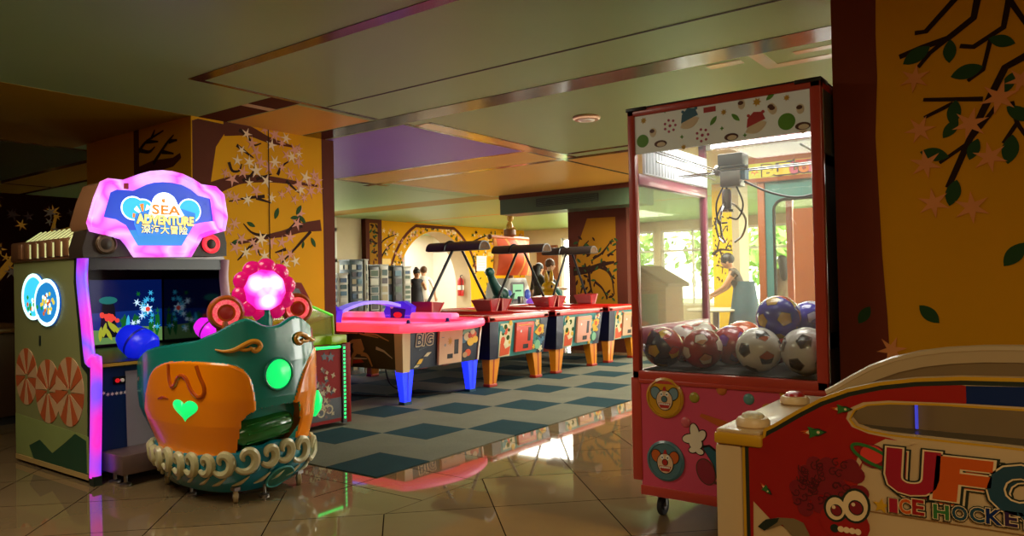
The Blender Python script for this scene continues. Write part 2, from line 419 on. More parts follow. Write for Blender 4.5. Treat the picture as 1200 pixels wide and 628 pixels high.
for q in ([(364, 271), (345, 292), (326, 312)], [(280, 152), (290, 160), (297, 170), (306, 168)], [(277, 170), (290, 180), (297, 185)], [(284, 212), (295, 204), (300, 190)], [(268, 190), (272, 200), (280, 200), (283, 192)],
          [(310, 230), (290, 232), (268, 236)], [(325, 205), (330, 195), (340, 188)], [(335, 212), (350, 226)], [(300, 210), (318, 204)], [(315, 277), (296, 273), (285, 262)], [(335, 273), (345, 262), (354, 250)], [(353, 267), (350, 255), (352, 242)],
          [(300, 281), (285, 298), (278, 305)], [(335, 292), (322, 296)], [(297, 283), (305, 300)], [(300, 232), (318, 238)]):
    bough(w, fr, q, cv, .035, .012, TWIG, 3)
bl = [(289, 157), (310, 152), (322, 158), (335, 162), (350, 174), (295, 168), (300, 178), (318, 170), (330, 168), (283, 176), (292, 190), (305, 190), (278, 188), (264, 203), (272, 210), (285, 202), (300, 200), (315, 196), (322, 190), (330, 196), (342, 184),
      (350, 190), (345, 176), (358, 208), (368, 205), (372, 212), (374, 222), (364, 224), (350, 216), (338, 222), (330, 228), (318, 232), (300, 224), (290, 234), (276, 232), (268, 228), (345, 234), (356, 232), (340, 204), (268, 270), (275, 262), (283, 280),
      (276, 290), (288, 296), (296, 284), (306, 280), (318, 284), (330, 284), (340, 278), (348, 262), (352, 250), (330, 302), (340, 298), (322, 312), (335, 310), (346, 306), (300, 290), (310, 300), (350, 180), (336, 182), (362, 214), (352, 222), (312, 212), (292, 214)]
shapes(w, fr, 'b', [cv(*p) for p in bl], .068, [PNK, PNK, PALE], 4)
shapes(w, fr, 'l', [cv(*p) for p in ((294, 263), (324, 250), (355, 287), (367, 284), (276, 284), (350, 246), (354, 257), (345, 255))], .05, [GRN], 4)
strip(w, [(4.46, .3), (4.46, 2.795)], fr, .012, .012, TWIG, 5)
fr2 = FY(3.65); cv2 = lambda x, y: at_y(x, y, 3.65)
w.decal(rect(-7.3, 0, -7.2, 2.799), fr2, BRN, 1)
strip(w, [cv2(160, 206), cv2(180, 195), cv2(203, 190), cv2(212, 182)], fr2, .15, .05, BRN, 2)
for q in ([(163, 178), (172, 166), (192, 153)], [(180, 192), (195, 169), (204, 158)], [(163, 176), (175, 178), (182, 172)], [(172, 166), (186, 166)], [(190, 178), (204, 180)], [(178, 162), (182, 152)], [(198, 166), (208, 164)]):
    bough(w, fr2, q, cv2, .045, .015, TWIG, 3)
struct(w.build('wall_pillar'))

# the near wall at the right, with a trunk and hanging boughs
YELR = M('deep yellow paint', '#d8940a', .75, spec=.12, var=.06, scale=2)
w = MB().box(-.835, 3.7, 0, 6, 4.7, 2.8, YELR)
cv = lambda x, y: at_y(x, y, 3.7); fr = FY(3.7)
ed = [cv(*p) for p in ((1028, -5), (1026, 40), (1028, 90), (1026, 160), (1030, 230), (1034, 300), (1040, 370), (1043, 420))]
BRR = M('reddish trunk paint', '#743420', .75, spec=.12); w.decal([(-.834, 0), (-.834, 2.799), (ed[0][0], 2.799)] + ed[1:] + [(-.6, .5), (-.55, 0)], fr, BRR, 1)
w.box(-.837, 3.7, 0, -.834, 4.7, 2.8, BRR)
for q, a in (([(1122, -4), (1085, 37), (1072, 39)], .024), ([(1146, -4), (1141, 21), (1111, 45), (1080, 56), (1054, 67)], .028), ([(1111, 45), (1090, 62), (1076, 79)], .02), ([(1183, -4), (1176, 32), (1141, 55), (1125, 54)], .024),
             ([(1162, 42), (1152, 82), (1134, 95)], .018), ([(1205, 64), (1178, 79), (1152, 130), (1131, 175), (1111, 220)], .03), ([(1152, 116), (1082, 117)], .02), ([(1117, 121), (1083, 138)], .018), ([(1169, 123), (1134, 168), (1101, 191)], .018),
             ([(1185, 119), (1192, 144), (1176, 168)], .02), ([(1183, 0), (1204, 30)], .022), ([(1192, 144), (1206, 165)], .016)):
    strip(w, [cv(*p) for p in q], fr, a, a * .8, TWIG, 2)
for x, y, rt_, l in ((1074, 65, .5, 34), (1113, 60, 1.5, 28), (1174, 48, -.4, 28), (1133, 84, .2, 34), (1118, 132, 1.4, 30), (1114, 151, .9, 26), (1095, 181, -.3, 32), (1141, 175, 1.2, 26), (1184, 175, 1.4, 34), (1194, 133, -.7, 30), (1117, 226, 1.3, 32),
                     (1189, 298, .9, 34), (1089, 368, -.8, 30), (1013, 369, 1.0, 26), (1182, 97, 1.2, 24)):
    a, b = cv(x, y); w.decal(leafp(a, b, l * .0036, l * .0018, rt_), fr, GRN, 3)
for x, y, r_ in ((1072, 92, 17), (1171, 114, 20), (1078, 152, 17), (1137, 145, 19), (1085, 192, 18), (1160, 184, 18), (1197, 94, 16), (1094, 238, 18), (1139, 243, 19), (1045, 410, 17)):
    a, b = cv(x, y); w.decal(star(a, b, r_ * .0037, r_ * .0013, 6, rnd.random()), fr, ORF, 4)
struct(w.build('wall_right'))

# pillar with the dark tree behind the last hockey table
w = MB().box(-7.02, 11.2, 0, -5.86, 11.7, 2.8, BRN)
fr = FY(11.2); cv = lambda x, y: at_y(x, y, 11.2)
w.decal([cv(*p) for p in ((676, 362), (674, 310), (678, 285), (688, 256), (721, 254), (722, 300), (724, 362))], fr, YELD, 1)
bough(w, fr, [(672, 318), (690, 316), (706, 310), (720, 307)], cv, .16, .04, TWIG, 2)
for q in ([(690, 316), (692, 335), (697, 352)], [(695, 303), (706, 296), (718, 280)], [(700, 312), (712, 318), (720, 332)], [(690, 300), (684, 290), (690, 282)], [(706, 310), (716, 322), (720, 345)], [(705, 298), (712, 288)], [(697, 330), (706, 338), (712, 350)], [(684, 332), (680, 346)], [(712, 300), (722, 292)], [(693, 340), (684, 350)]):
    bough(w, fr, q, cv, .05, .02, TWIG, 3)
shapes(w, fr, 'l', [cv(674 + rnd.random() * 48, 278 + rnd.random() * 75) for _ in range(60)], .045, [TWIG, GRN], 4)
struct(w.build('wall_column'))
# bright yellow pillar with a painted tree seen through the prize machine
YELB = M('bright yellow paint', '#ffd01c', .75, spec=.12, var=.05)
w = MB().box(-4.67, 12, 0, -4.22, 12.45, 2.8, YELB)
w.box(-4.222, 11.998, 0, -4.215, 12.45, 2.8, BEI); w.box(-4.33, 11.99, 0, -4.215, 12.0, 2.8, BEI)
fr = FY(12.0)
bough(w, fr, [(-4.68, 1.62), (-4.55, 1.7), (-4.36, 1.68)], lambda a, b: (a, b), .06, .02, TWIG, 2)
for q in ([(-4.55, 1.7), (-4.5, 1.5), (-4.52, 1.3)], [(-4.6, 1.68), (-4.52, 1.95), (-4.42, 2.1)], [(-4.45, 1.69), (-4.38, 1.85)], [(-4.6, 2.2), (-4.5, 2.05)]): bough(w, fr, q, lambda a, b: (a, b), .03, .012, TWIG, 3)
shapes(w, fr, 'l', [(-4.66 + rnd.random() * .32, 1.15 + rnd.random() * 1.1) for _ in range(60)], .026, [TWIG, GRN], 4)
struct(w.build('wall_column'))

# bulkhead over that pillar
w = MB().box(-8.15, 10.7, 2.45, -5.35, 11.2, 2.8, CD)
w.box(-8.16, 10.68, 2.72, -5.34, 11.21, 2.8, BRN)
fr = FY(10.7); w.decal(rect(-7.35, 2.54, -6.1, 2.68), fr, DRK, 1)
for i in range(5): w.box(-7.33, 10.685, 2.555 + i * .025, -6.12, 10.7, 2.562 + i * .025, CD)
struct(w.build('trim_1'))

# ------------------------------------------------------------------ west wall with the arch
XW = -13.4; AY, AW, AS, AH = 14.72, 1.44, 1.1, 1.5
def arch(k=0., n=28): return [(AY + (AW + k) * math.cos(PI * i / n), AS + (AH + k) * math.sin(PI * i / n)) for i in range(n + 1)]
fr = FX(XW)
w = MB()
outline = [(12.55, 0), (12.55, 2.8), (19.2, 2.8), (19.2, 0), (AY + AW, 0)] + arch() + [(AY - AW, 0)]
w.prism(outline, fr, -.55, 0, YEL, side=BEI)
band = arch(.30)[10:] + [(AY - AW - .3, 0)]
strip(w, [p for p in arch(.30)[2:] if p[1] < 2.79] + [(AY - AW - .3, .2)], fr, .09, .07, BRN, 3)
shapes(w, fr, 'b', [(AY + (AW + q) * math.cos(t), AS + (AH + q) * math.sin(t)) for t, q in ((rnd.random() * 2.4 + .75, .05 + rnd.random() * .18) for _ in range(120)) if AS + (AH + q) * math.sin(t) < 2.72], .055, [PALE, GRN, PNK, TWIG], 2)
for q in ([(12.6, 1.7), (12.9, 2.1), (13.2, 2.3)], [(12.6, 2.0), (12.8, 2.3), (13.3, 2.5)], [(16.4, 2.2), (17.0, 2.4), (17.8, 2.35)], [(16.2, 2.35), (16.8, 2.55), (17.3, 2.6)], [(18.4, 2.0), (17.8, 2.35)], [(17.0, 1.2), (17.4, 1.6), (18.2, 1.8)]):
    bough(w, fr, q, lambda a, b: (a, b), .06, .02, TWIG, 2)
shapes(w, fr, 'b', [(12.6 + rnd.random() * .9, 1.1 + rnd.random() * 1.5) for _ in range(70) ], .06, [PNK, PALE, PALE, GRN], 3)
shapes(w, fr, 'b', [(16.25 + rnd.random() * 2.7, 1.7 + rnd.random() * 1.0) for _ in range(150)], .06, [TWIG, PALE, GRN, PNK], 3)
shapes(w, fr, 'l', [(16.3 + rnd.random() * 2.4, .9 + rnd.random() * .8) for _ in range(40)], .05, [PALE, GRN], 3)
w.decal(rect(12.75, 1.72, 13.05, 1.86), fr, CO, 5); w.decal(rect(16.95, 1.98, 17.3, 2.1), fr, CO, 5)
struct(w.build('wall_left'))
# southern stretch of the west wall
w = MB()
w.prism(rect(-4, 0, 6.2, 2.8), fr, -.3, 0, BRN)
w.prism(rect(6.2, 0, 8, 2.8), fr, -.3, 0, PLAS); w.prism(rect(8, 0, 11.35, .3), fr, -.3, 0, PLAS); w.prism(rect(8, 2.55, 11.35, 2.8), fr, -.3, 0, PLAS)
w.prism(rect(11.35, 0, 12.1, 2.8), fr, -.3, 0, BEI)
shapes(w, fr, 'b', [(2.5 + rnd.random() * 3.5, 1.2 + rnd.random() * 1.55) for _ in range(110)], .1, [YELD, TWIG, M('dusky blossom paint', '#5c4a3c', .75, spec=.12)], 2)
for q in ([(3.2, 1.2), (3.6, 2.2), (4.6, 2.6)], [(4.5, 1.4), (5.0, 2.0), (5.9, 2.4)], [(5.2, 1.6), (5.4, 2.5)]): bough(w, fr, q, lambda a, b: (a, b), .12, .04, YELD, 1)
struct(w.build('wall_left'))
w = MB().box(XW - .3, 12.1, 0, XW + .15, 12.62, 2.8, BRN)
w.decal(rect(12.22, .2, 12.48, 2.7), FX(XW + .15), YELD, 1)
shapes(w, FX(XW + .15), 'l', [(12.24 + rnd.random() * .22, .8 + rnd.random() * 1.9) for _ in range(45)], .06, [TWIG, BRN, GRN], 2)
struct(w.build('wall_pillar'))
w = MB()
for y in (8.0, 9.1, 10.2, 11.27): w.box(XW - .1, y, .3, XW, y + .08, 2.55, WHT)
for z in (.3, 1.75, 2.47): w.box(XW - .1, 8, z, XW, 11.35, z + .08, WHT)
for y in (8.08, 9.18, 10.28): w.box(XW - .06, y, .38, XW - .05, y + 1.0, 2.5, GLS)
struct(w.build('window_2'))
# bright shop room beyond the arch
w = MB(); SHOPW = M('white shop wall', '#efe9dc', .6, var=.02)
w.box(-17, 11.9, 0, -16.9, 18.5, 2.8, SHOPW); w.box(-17, 11.8, 0, XW - .3, 11.9, 2.8, SHOPW); w.box(-17, 18.4, 0, XW - .55, 18.5, 2.8, SHOPW)
struct(w.build('wall_back'))
w = MB(); GRY = M('grey door frame', '#9a948c', .5)
for y in (15.05, 15.2, 16.95): w.box(-16.9, y, 0, -16.85, y + .08, 2.35, GRY)
w.box(-16.9, 15.05, 2.3, -16.85, 17.03, 2.38, GRY)
for i in range(6): w.box(-16.9, 15.35, 1.35 + i * .14, -16.86, 16.9, 1.375 + i * .14, GRY)
w.box(-16.9, 15.28, .95, -16.86, 16.95, 1.12, M('tan rail', '#c0a07c', .5))
struct(w.build('door_2'))

# ------------------------------------------------------------------ north wall: daylight windows
YN = 18.8; fr = FY(YN); w = MB()
holes = [rect(-12.05, .1, -11.0, 2.5), rect(-10.8, .5, -9.0, 2.55), rect(-8.8, .5, -7.0, 2.55), rect(-6.8, .1, -4.9, 2.55), rect(-4.7, .1, -2.8, 2.55), rect(-2.6, .5, -.7, 2.55), rect(-.5, .5, 1.5, 2.55), rect(1.7, .5, 3.7, 2.55)]
w.prism(rect(-13.4, 0, 6, 2.8), fr, -.25, 0, BEI, holes=holes, side=PLAS)
struct(w.build('wall_north'))
w = MB(); WDR = M('brown door wood', '#7a4526', .45, var=.2)
w.prism(rect(-12.9, 0, -12.15, 2.3), fr, 0, .06, WDR); w.prism(rect(-12.8, .2, -12.25, 1.0), fr, .06, .075, WDR); w.prism(rect(-12.8, 1.15, -12.25, 2.15), fr, .06, .075, WDR)
struct(w.build('door_1'))
w = MB()
for h in holes:
    x0, x1 = h[0][0], h[1][0]; z0, z1 = h[0][1], h[2][1]
    for a, b in ((x0, x0 + .06), (x1 - .06, x1), ((x0 + x1) / 2 - .025, (x0 + x1) / 2 + .025)): w.box(a, YN + .06, z0, b, YN + .12, z1, WHT)
    for a in (z0, z1 - .06, 1.95): w.box(x0, YN + .06, a, x1, YN + .12, a + .06, WHT)
    w.box(x0 + .03, YN + .085, z0 + .03, x1 - .03, YN + .09, z1 - .03, GLS)
struct(w.build('window_1'))
struct(MB().box(-17, -4.1, 0, 6, -4, 2.8, YELR).build('wall_behind'))
struct(MB().prism(rect(-4, 0, 19.2, 2.8), FX(6), -.2, 0, YELR, holes=[rect(9, .3, 17.5, 2.6)]).build('wall_east'))  # unseen opening, added to let daylight flood the middle of the hall
k = MB()
for y in (9.0, 11.1, 13.2, 15.3, 17.44): k.box(5.86, y, .3, 5.92, y + .06, 2.6, WHT)
for z in (.3, 2.54): k.box(5.86, 9, z, 5.92, 17.5, z + .06, WHT)
struct(k.build('added_east_window'))  # frame of the added east opening
# ground and shrubs outside
tag(MB().box(-30, 19.2, -.15, 20, 45, -.1, M('lawn green', '#6f8c42', .9, var=.3, scale=1)).build('garden_lawn'), kind='structure')
LF = M('sunlit leaves', '#7fa848', .6, var=.4, scale=2); BK = M('bark', '#5a4632', .8)
def garden_tree(x, y, h, r, label):
    t = thing('garden_tree', label, 'tree', (x, y, -.1), 'trees outside the windows')
    k = MB(); k.tube([(x, y, -.1), (x + .1, y, h * .4), (x, y + .1, h * .8)], [.18, .14, .06], BK); k.build('trunk', t)
    k = MB()
    for _ in range(420):
        u = Vector((rnd.gauss(0, 1), rnd.gauss(0, 1), rnd.gauss(0, 1))).normalized() * r * rnd.random() ** .4
        p = Vector((x, y, h * .62)) + Vector((u.x, u.y, u.z * 1.0)); e = Vector((rnd.gauss(0, 1), rnd.gauss(0, 1), rnd.gauss(0, 1))).normalized() * .22
        g = e.orthogonal().normalized() * .1; k.add([p - e, p + g, p + e, p - g], [(0, 1, 2, 3)], LF)
    k.build('crown', t)
for i, (x, y, h, r) in enumerate(((-12.6, 24, 3.6, 1.5), (-9.3, 25, 4.2, 1.9), (-6.7, 22.5, 3.2, 1.2), (-3.6, 27, 4.4, 1.8), (-1.5, 24, 3.5, 1.5))):
    garden_tree(x, y, h, r, ['leafy tree outside the doorway beside the brown door', 'leafy tree seen through the left pane of the prize machine', 'leafy tree outside behind the yellow pillar', 'leafy tree outside behind the orange framed booth', 'leafy tree outside the far window behind the near wall'][i])

# round ceiling lamp
t = thing('ceiling_lamp', 'small round white lamp on the ceiling left of the prize machine', 'ceiling lamp', (-3.59, 6.1, 2.8))
MB().lathe([(.13, 0), (.135, -.012), (.115, -.03), (.085, -.032)], (-3.59, 6.1, 2.8), (0, 0, 1), M('lamp rim', '#cfa585', .4), 28).build('rim', t)
MB().lathe([(.085, -.028), (.075, -.038), (.04, -.046), (.001, -.048)], (-3.59, 6.1, 2.8), (0, 0, 1), WHT, 28).build('diffuser', t)
# ================================================================== prize crane with balls
CR = M('crane red frame', '#b83c2c', .38, coat=.25)
CPK = M('crane pink rail', '#b04868', .35, coat=.3)
CW = M('printed white header', '#d4d2c0', .35, coat=.3, emit=.10, ecol='#c8c8b0')
X0, X1, Y0, Y1 = -1.84, -.855, 3.55, 4.56
CT = 2.15
t = thing('prize_crane', 'tall red framed prize crane machine full of toy balls', 'arcade machine', (-1.35, 4.05, 0))
fr = FY(Y0)
# frame: four posts and the rails between
k = MB()
for x, xx in ((X0, X0 + .04), (X1 - .05, X1)):
    k.box(x, Y0, .72, xx, Y0 + .045, CT, CR, .006)
for x, xx in ((X0, X0 + .04), (X1 - .04, X1)):
    k.box(x, Y1 - .045, .72, xx, Y1, CT, CPK, .006)
k.box(X0, Y0, CT - .038, X1, Y0 + .045, CT, CR, .006); k.box(X0, Y1 - .045, CT - .04, X1, Y1, CT, CPK, .006)
k.box(X0, Y0, .715, X1, Y0 + .045, .765, CR, .006)
for x, xx in ((X0, X0 + .045), (X1 - .045, X1)):
    k.box(x, Y0 + .03, CT - .04, xx, Y1 - .03, CT, CR, .006)
    k.box(x, Y0 + .04, 1.755, xx, Y1 - .04, 1.815, CPK, .006); k.box(x, Y0 + .04, .90, xx, Y1 - .04, .99, CPK, .006)
k.box(X0, Y1 - .045, 2.06, X1, Y1, 2.12, CPK, .006)
for x in (X0 - .005, X1 - .115): k.box(x, Y0 - .006, CT - .012, x + .12, Y0 + .12, CT + .008, BLK, .004)
k.build('frame', t)
k = MB(); k.box(X0, Y0, CT, X1, Y1, CT + .006, DRK); k.build('roof', t)
# header band with little printed pictures
k = MB(); k.prism([(X0 + .04, 1.912), (X1 - .05, 1.918), (X1 - .05, 2.112), (X0 + .04, 2.112)], fr, -.03, -.012, CW)
hf = FY(Y0 + .012); ca = lambda x, y: at_y(x, y, Y0)
PINKD = M('print pink', '#b4506a', .5); GRND = M('print green', '#5f9a2c', .5); BLUD = M('print blue', '#3f6f8a', .5); YELDD = M('print yellow', '#c9a032', .5); REDD = M('print red', '#b83a3a', .5); CREAM = M('print cream', '#e2d2b4', .5); BRWN = M('print brown', '#5a3426', .5)
for x, y, q in ((784, 147, .03), (822, 158, .03)):
    a, b = ca(x, y); k.decal(circ(a, b, .008, 10), hf, PINKD, 2)
    for i in range(7): k.decal(circ(a + q * math.cos(i * .9), b + q * math.sin(i * .9), .007, 8), hf, PINKD, 1)
for x, y, m1, m2 in ((807, 140, BLUD, CREAM), (885, 145, REDD, CREAM)):
    a, b = ca(x, y); k.decal(leafp(a, b - .015, .11, .055, .35), hf, m2, 1); k.decal([(a - .045, b - .012), (a + .045, b + .02), (a + .03, b + .055), (a - .01, b + .06), (a - .04, b + .03)], hf, m1, 2)
    for i in range(3): k.decal(circ(a - .035 + i * .035, b + .045 + i * .005, .008, 8), hf, m1, 3)
for x, y, r_ in ((752, 165, .034), (921, 142, .04)):
    a, b = ca(x, y); k.decal(circ(a, b, r_, 20), hf, GRND, 1)
for x, y in ((764, 155), (868, 122), (903, 126), (937, 127), (905, 128), (940, 150)):
    a, b = ca(x, y); k.decal(circ(a, b, .018, 14, .024), hf, CREAM, 1); k.decal(circ(a - .004, b + .008, .014, 10, .01), hf, BRWN, 2)
for x, y, r_ in ((753, 141, .018), (847, 131, .016), (921, 114, .016), (886, 119, .022), (800, 172, .015)):
    a, b = ca(x, y); k.decal(star(a, b, r_, r_ * .55, 7, .2), hf, YELDD, 1)
for x, y, q in ((835, 141, .9), (861, 137, -.8), (902, 112, .7)):
    a, b = ca(x, y); k.decal(leafp(a, b, .055, .022, q), hf, GRND, 1)
for x, y in ((773, 168), (856, 160), (940, 147)):
    a, b = ca(x, y); k.decal(circ(a, b, .035, 16, .018), hf, BRWN, 1); k.decal(circ(a + .004, b - .004, .024, 14, .012), hf, CREAM, 2)
for x, y in ((828, 128), (834, 127)): a, b = ca(x, y); k.decal(rect(a - .02, b - .014, a + .016, b + .012), hf, REDD, 1)
for x, y in ((798, 160), (845, 150), (778, 130), (872, 158)): a, b = ca(x, y); k.decal(star(a, b, .011, .005, 4), hf, GRND, 1)
k.build('header_sign', t)
# glass
for nm, bx in (('front_pane', (X0 + .04, Y0 + .02, .76, X1 - .05, Y0 + .026, 1.92)), ('rear_pane', (X0 + .04, Y1 - .026, .78, X1 - .04, Y1 - .02, 2.06)),
               ('side_pane', (X0 + .018, Y0 + .045, .99, X0 + .024, Y1 - .045, 1.76)), ('side_pane', (X1 - .030, Y0 + .045, .99, X1 - .026, Y1 - .045, 1.76))):
    MB().box(*bx, M_glass('hazy pane', (.97, .98, .95), .07, .036)).build(nm, t)
SPK = M('speckled side metal', '#5d5a48', .35, var=.5, scale=14)
k = MB(); k.box(X1 - .012, Y0 + .045, 1.815, X1, Y1 - .045, CT - .04, SPK); k.build('side_panel', t)
k = MB(); k.box(X1 - .012, Y0 + .045, .72, X1, Y1 - .045, 1.815, M('dark side board', '#1c100b', .4)); k.build('side_panel', t)
# corrugated light panel along the left inside
k = MB(); WC = M('corrugated white panel', '#d9dbe0', .4, emit=.25)
k.box(X0 + .045, Y0 + .08, 1.815, X0 + .06, Y1 - .05, 2.0, WC)
for i in range(22): k.tube([(X0 + .062, Y0 + .1 + i * .039, 1.82), (X0 + .062, Y0 + .1 + i * .039, 1.99)], .008, WC, 6)
k.build('side_panel', t)
k = MB(); k.tube([(X0 + .08, Y1 - .07, 2.07), (X1 - .08, Y1 - .07, 2.07)], .013, M('lit tube', '#ffffff', emit=6, ecol='#fff4f0'), 8)
for x in (X0 + .07, X1 - .1): k.box(x, Y1 - .09, 2.05, x + .03, Y1 - .05, 2.09, WHT)
k.build('light_tube', t)
# gantry and claw
k = MB(); k.tube([(X0 + .12, Y0 + .1, 1.875), (X0 + .12, Y1 - .08, 1.86)], .005, CHR); k.tube([(X1 - .12, Y0 + .1, 1.875), (X1 - .12, Y1 - .08, 1.86)], .005, CHR)
GX, GY = -1.44, 4.0
k.tube([(X0 + .1, GY - .03, 1.83), (X1 - .1, GY - .03, 1.83)], .004, CHR); k.tube([(X0 + .1, GY + .03, 1.83), (X1 - .1, GY + .03, 1.83)], .004, CHR)
for dx in (-.05, -.02): k.tube([(GX + dx - .25, Y0 + .1, 1.93), (GX + dx, GY, 1.82)], .0035, CHR, 6)
k.build('gantry_rail', t)
k = MB(); k.box(GX - .06, GY - .05, 1.86, GX + .08, GY + .05, 1.925, M('motor housing', '#4a4844', .4, .6), .006); k.box(GX - .05, GY - .045, 1.745, GX + .06, GY + .045, 1.83, STL, .005)
k.tube([(GX - .09, GY - .02, 1.845), (GX + .1, GY - .02, 1.845)], .012, CHR); k.box(GX + .06, GY - .03, 1.78, GX + .085, GY + .03, 1.85, M('blue gear cover', '#4a6a80', .4)); k.lathe([(.03, 0), (.03, .02)], (GX - .06, GY - .02, 1.84), (-1, 0, 0), STL, 14)
k.build('trolley', t)
k = MB(); k.lathe([(.022, 0), (.026, .01), (.026, .1), (.02, .115)], (GX - .03, GY, 1.62), (0, 0, 1), STL, 16); k.tube([(GX - .03, GY, 1.73), (GX - .03, GY, 1.78)], .006, BLK)
k.lathe([(.035, 0), (.035, .012)], (GX - .03, GY, 1.61), (0, 0, 1), CHR, 18)
cw = k.build('claw', t)
for i in range(3):
    a = i * 2 * PI / 3 + .5; c_, s_ = math.cos(a), math.sin(a); q = MB()
    q.tube(smooth([(GX - .03 + c_ * r_, GY + s_ * r_, z) for r_, z in ((.02, 1.66), (.06, 1.63), (.1, 1.56), (.08, 1.48), (.035, 1.44))]), .006, CHR, 6)
    q.build('prong', cw)
k = MB(); k.tube(smooth([(GX + .07, GY, 1.77), (GX + .2, GY + .02, 1.70), (GX + .34, GY + .05, 1.665), (GX + .47, GY + .1, 1.70), (X1 - .05, GY + .2, 1.76)]), .006, BLK, 6)
k.build('cable', t); k = MB(); k.tube(smooth([(GX - .045, GY, 1.76), (GX - .09, GY, 1.66), (GX - .08, GY, 1.56), (GX - .03, GY, 1.55)]), .005, BLK, 6); k.build('cable', t); k = MB(); k.tube(smooth([(GX + .02, GY, 1.76), (GX + .06, GY, 1.65), (GX + .03, GY, 1.57), (GX - .02, GY, 1.58)]), .005, BLK, 6)
k.build('cable', t); k = MB(); k.tube(smooth([(X1 - .22, Y1 - .1, 1.97), (X1 - .17, Y1 - .1, 1.9), (X1 - .08, Y1 - .1, 1.93)]), .004, BLK, 6)
k.build('cable', t)
# lower cabinet
PB = M('printed rose panel', '#d04864', .35, coat=.4, var=.22, scale=1.6)
k = MB(); k.box(X0 + .04, Y0 + .006, .125, X1, Y1, .72, PB)
for p in ((X0 + .035, .70, X1, .722), (X0 + .035, .115, X1, .165)): k.box(p[0], Y0 - .004, p[1], p[2], Y0 + .02, p[3], CR, .004)
pf = FY(Y0 + .006); bs = at_y
GLW = M('soft rose glow print', '#c0506a', .4); GOLD2 = M('gold disc', '#c89018', .35, coat=.4); BLDISC = M('teal disc', '#4a7078', .35, coat=.4)
GREYB = M('grey blue print', '#6f8a92', .45); SKIN2 = M('clown cream', '#dcb890', .5); REDC = M('clown red', '#b02420', .45); ORNG = M('clown orange', '#c05a1c', .45)
c1 = ca(779, 466); c2 = ca(780, 540)
def badge(c_, rim, disc, ear, nose):
    a, b = c_; r_ = .104
    k.lathe([(r_, 0), (r_, .008), (r_ - .012, .014), (r_ - .016, .008)], (a, Y0 + .006, b), (0, -1, 0), rim, 32)
    g = FY(Y0 - .002); k.decal(circ(a, b, r_ - .016, 30), g, disc, 1)
    for s_ in (-1, 1): k.decal(circ(a + s_ * .048, b + .022, .03, 18, .036, s_ * -.4), g, BLK, 2); k.decal(circ(a + s_ * .048, b + .022, .026, 18, .032, s_ * -.4), g, ear, 3)
    k.decal(circ(a, b - .012, .047, 22, .054), g, BLK, 3); k.decal(circ(a, b - .012, .043, 22, .05), g, SKIN2, 4)
    k.decal([(a - .034, b - .026), (a + .034, b - .026), (a + .022, b - .052), (a - .022, b - .052)], g, REDC, 5)
    for i in range(5): k.decal(rect(a - .028 + i * .0115, b - .036, a - .019 + i * .0115, b - .028), g, WHT, 6)
    k.decal(circ(a, b - .006, .017, 16), g, BLK, 6); k.decal(circ(a, b - .006, .014, 16), g, nose, 7)
    for s_ in (-1, 1): k.decal(circ(a + s_ * .016, b + .02, .009, 12, .013), g, WHT, 5); k.decal(circ(a + s_ * .015, b + .018, .004, 8), g, BLK, 6)
    k.decal([(a - .01, b + .036), (a + .012, b + .036), (a + .004, b + .06), (a - .004, b + .055)], g, REDC, 5)
badge(c1, GOLD2, GOLD2, GREYB, BLDISC); badge(c2, BLDISC, BLDISC, ORNG, REDC)
for x, y, m in ((813, 466, M('olive ball', '#a09030', .3)), (845, 457, M('orange ball', '#c87030', .3)), (877, 468, M('teal ball', '#5f9088', .3)), (803, 495, M('rose ball', '#c85a60', .3))):
    a, b = ca(x, y); k.ell((a, Y0 + .008, b), (.028, .012, .028), m, 18, 10)
# gloved paw and carrot
ga, gb = ca(815, 517)
for dx, dy, rx, ry, ro in ((-.03, .01, .04, .022, .2), (-.005, .045, .022, .042, .2), (.03, .03, .02, .03, -.6), (0, -.012, .034, .03, 0), (-.015, -.045, .022, .014, .3), (.02, -.05, .02, .014, -.2)):
    k.decal(circ(ga + dx, gb + dy, rx + .005, 18, ry + .005, ro), pf, BLK, 2); k.decal(circ(ga + dx, gb + dy, rx, 18, ry, ro), pf, CREAM, 4)
k.decal([(ga + .03, gb - .02), (ga + .09, gb - .11), (ga + .12, gb - .25), (ga + .16, gb - .25), (ga + .15, gb - .06), (ga + .07, gb - .01)], pf, BLK, 3)
k.decal([(ga + .04, gb - .03), (ga + .095, gb - .11), (ga + .125, gb - .245), (ga + .155, gb - .245), (ga + .145, gb - .07), (ga + .07, gb - .02)], pf, M('blue sleeve', '#1f5560', .45), 5)
ca_ = ca(840, 497); k.decal([(ca_[0] - .09, ca_[1] + .03), (ca_[0] - .08, ca_[1] + .045), (ca_[0] + .08, ca_[1] + .01), (ca_[0] + .09, ca_[1] - .05), (ca_[0] + .03, ca_[1] - .02)], pf, ORNG, 3)
a, b = ca(827, 553); k.decal(circ(a, b, .05, 20, .068, .35), pf, BRWN, 2); k.decal(circ(a, b, .044, 20, .062, .35), pf, M('racket maroon', '#8c2434', .45), 3); k.decal([(a + .03, b - .05), (a + .045, b - .04), (a + .16, b - .07), (a + .16, b - .085)], pf, BRWN, 2)
for x, y in ((926, 463), (905, 478)): a, b = ca(x, y); k.decal(circ(a, b, .05, 20, .02), pf, GOLD2, 2)
k.build('cabinet', t)
k = MB(); k.box(X0 - .012, Y0 + .0, .185, X0 + .045, Y0 + .05, .73, CR, .008); k.box(X0 - .012, Y0 + .05, .185, X0 + .04, Y1 - .02, .76, CR, .006); k.build('side_flange', t)
k = MB(); k.box(X0 + .05, Y0 + .03, .755, X1 - .03, Y1 - .03, .77, M('dark felt', '#1c1a18', .9)); k.build('play_floor', t)
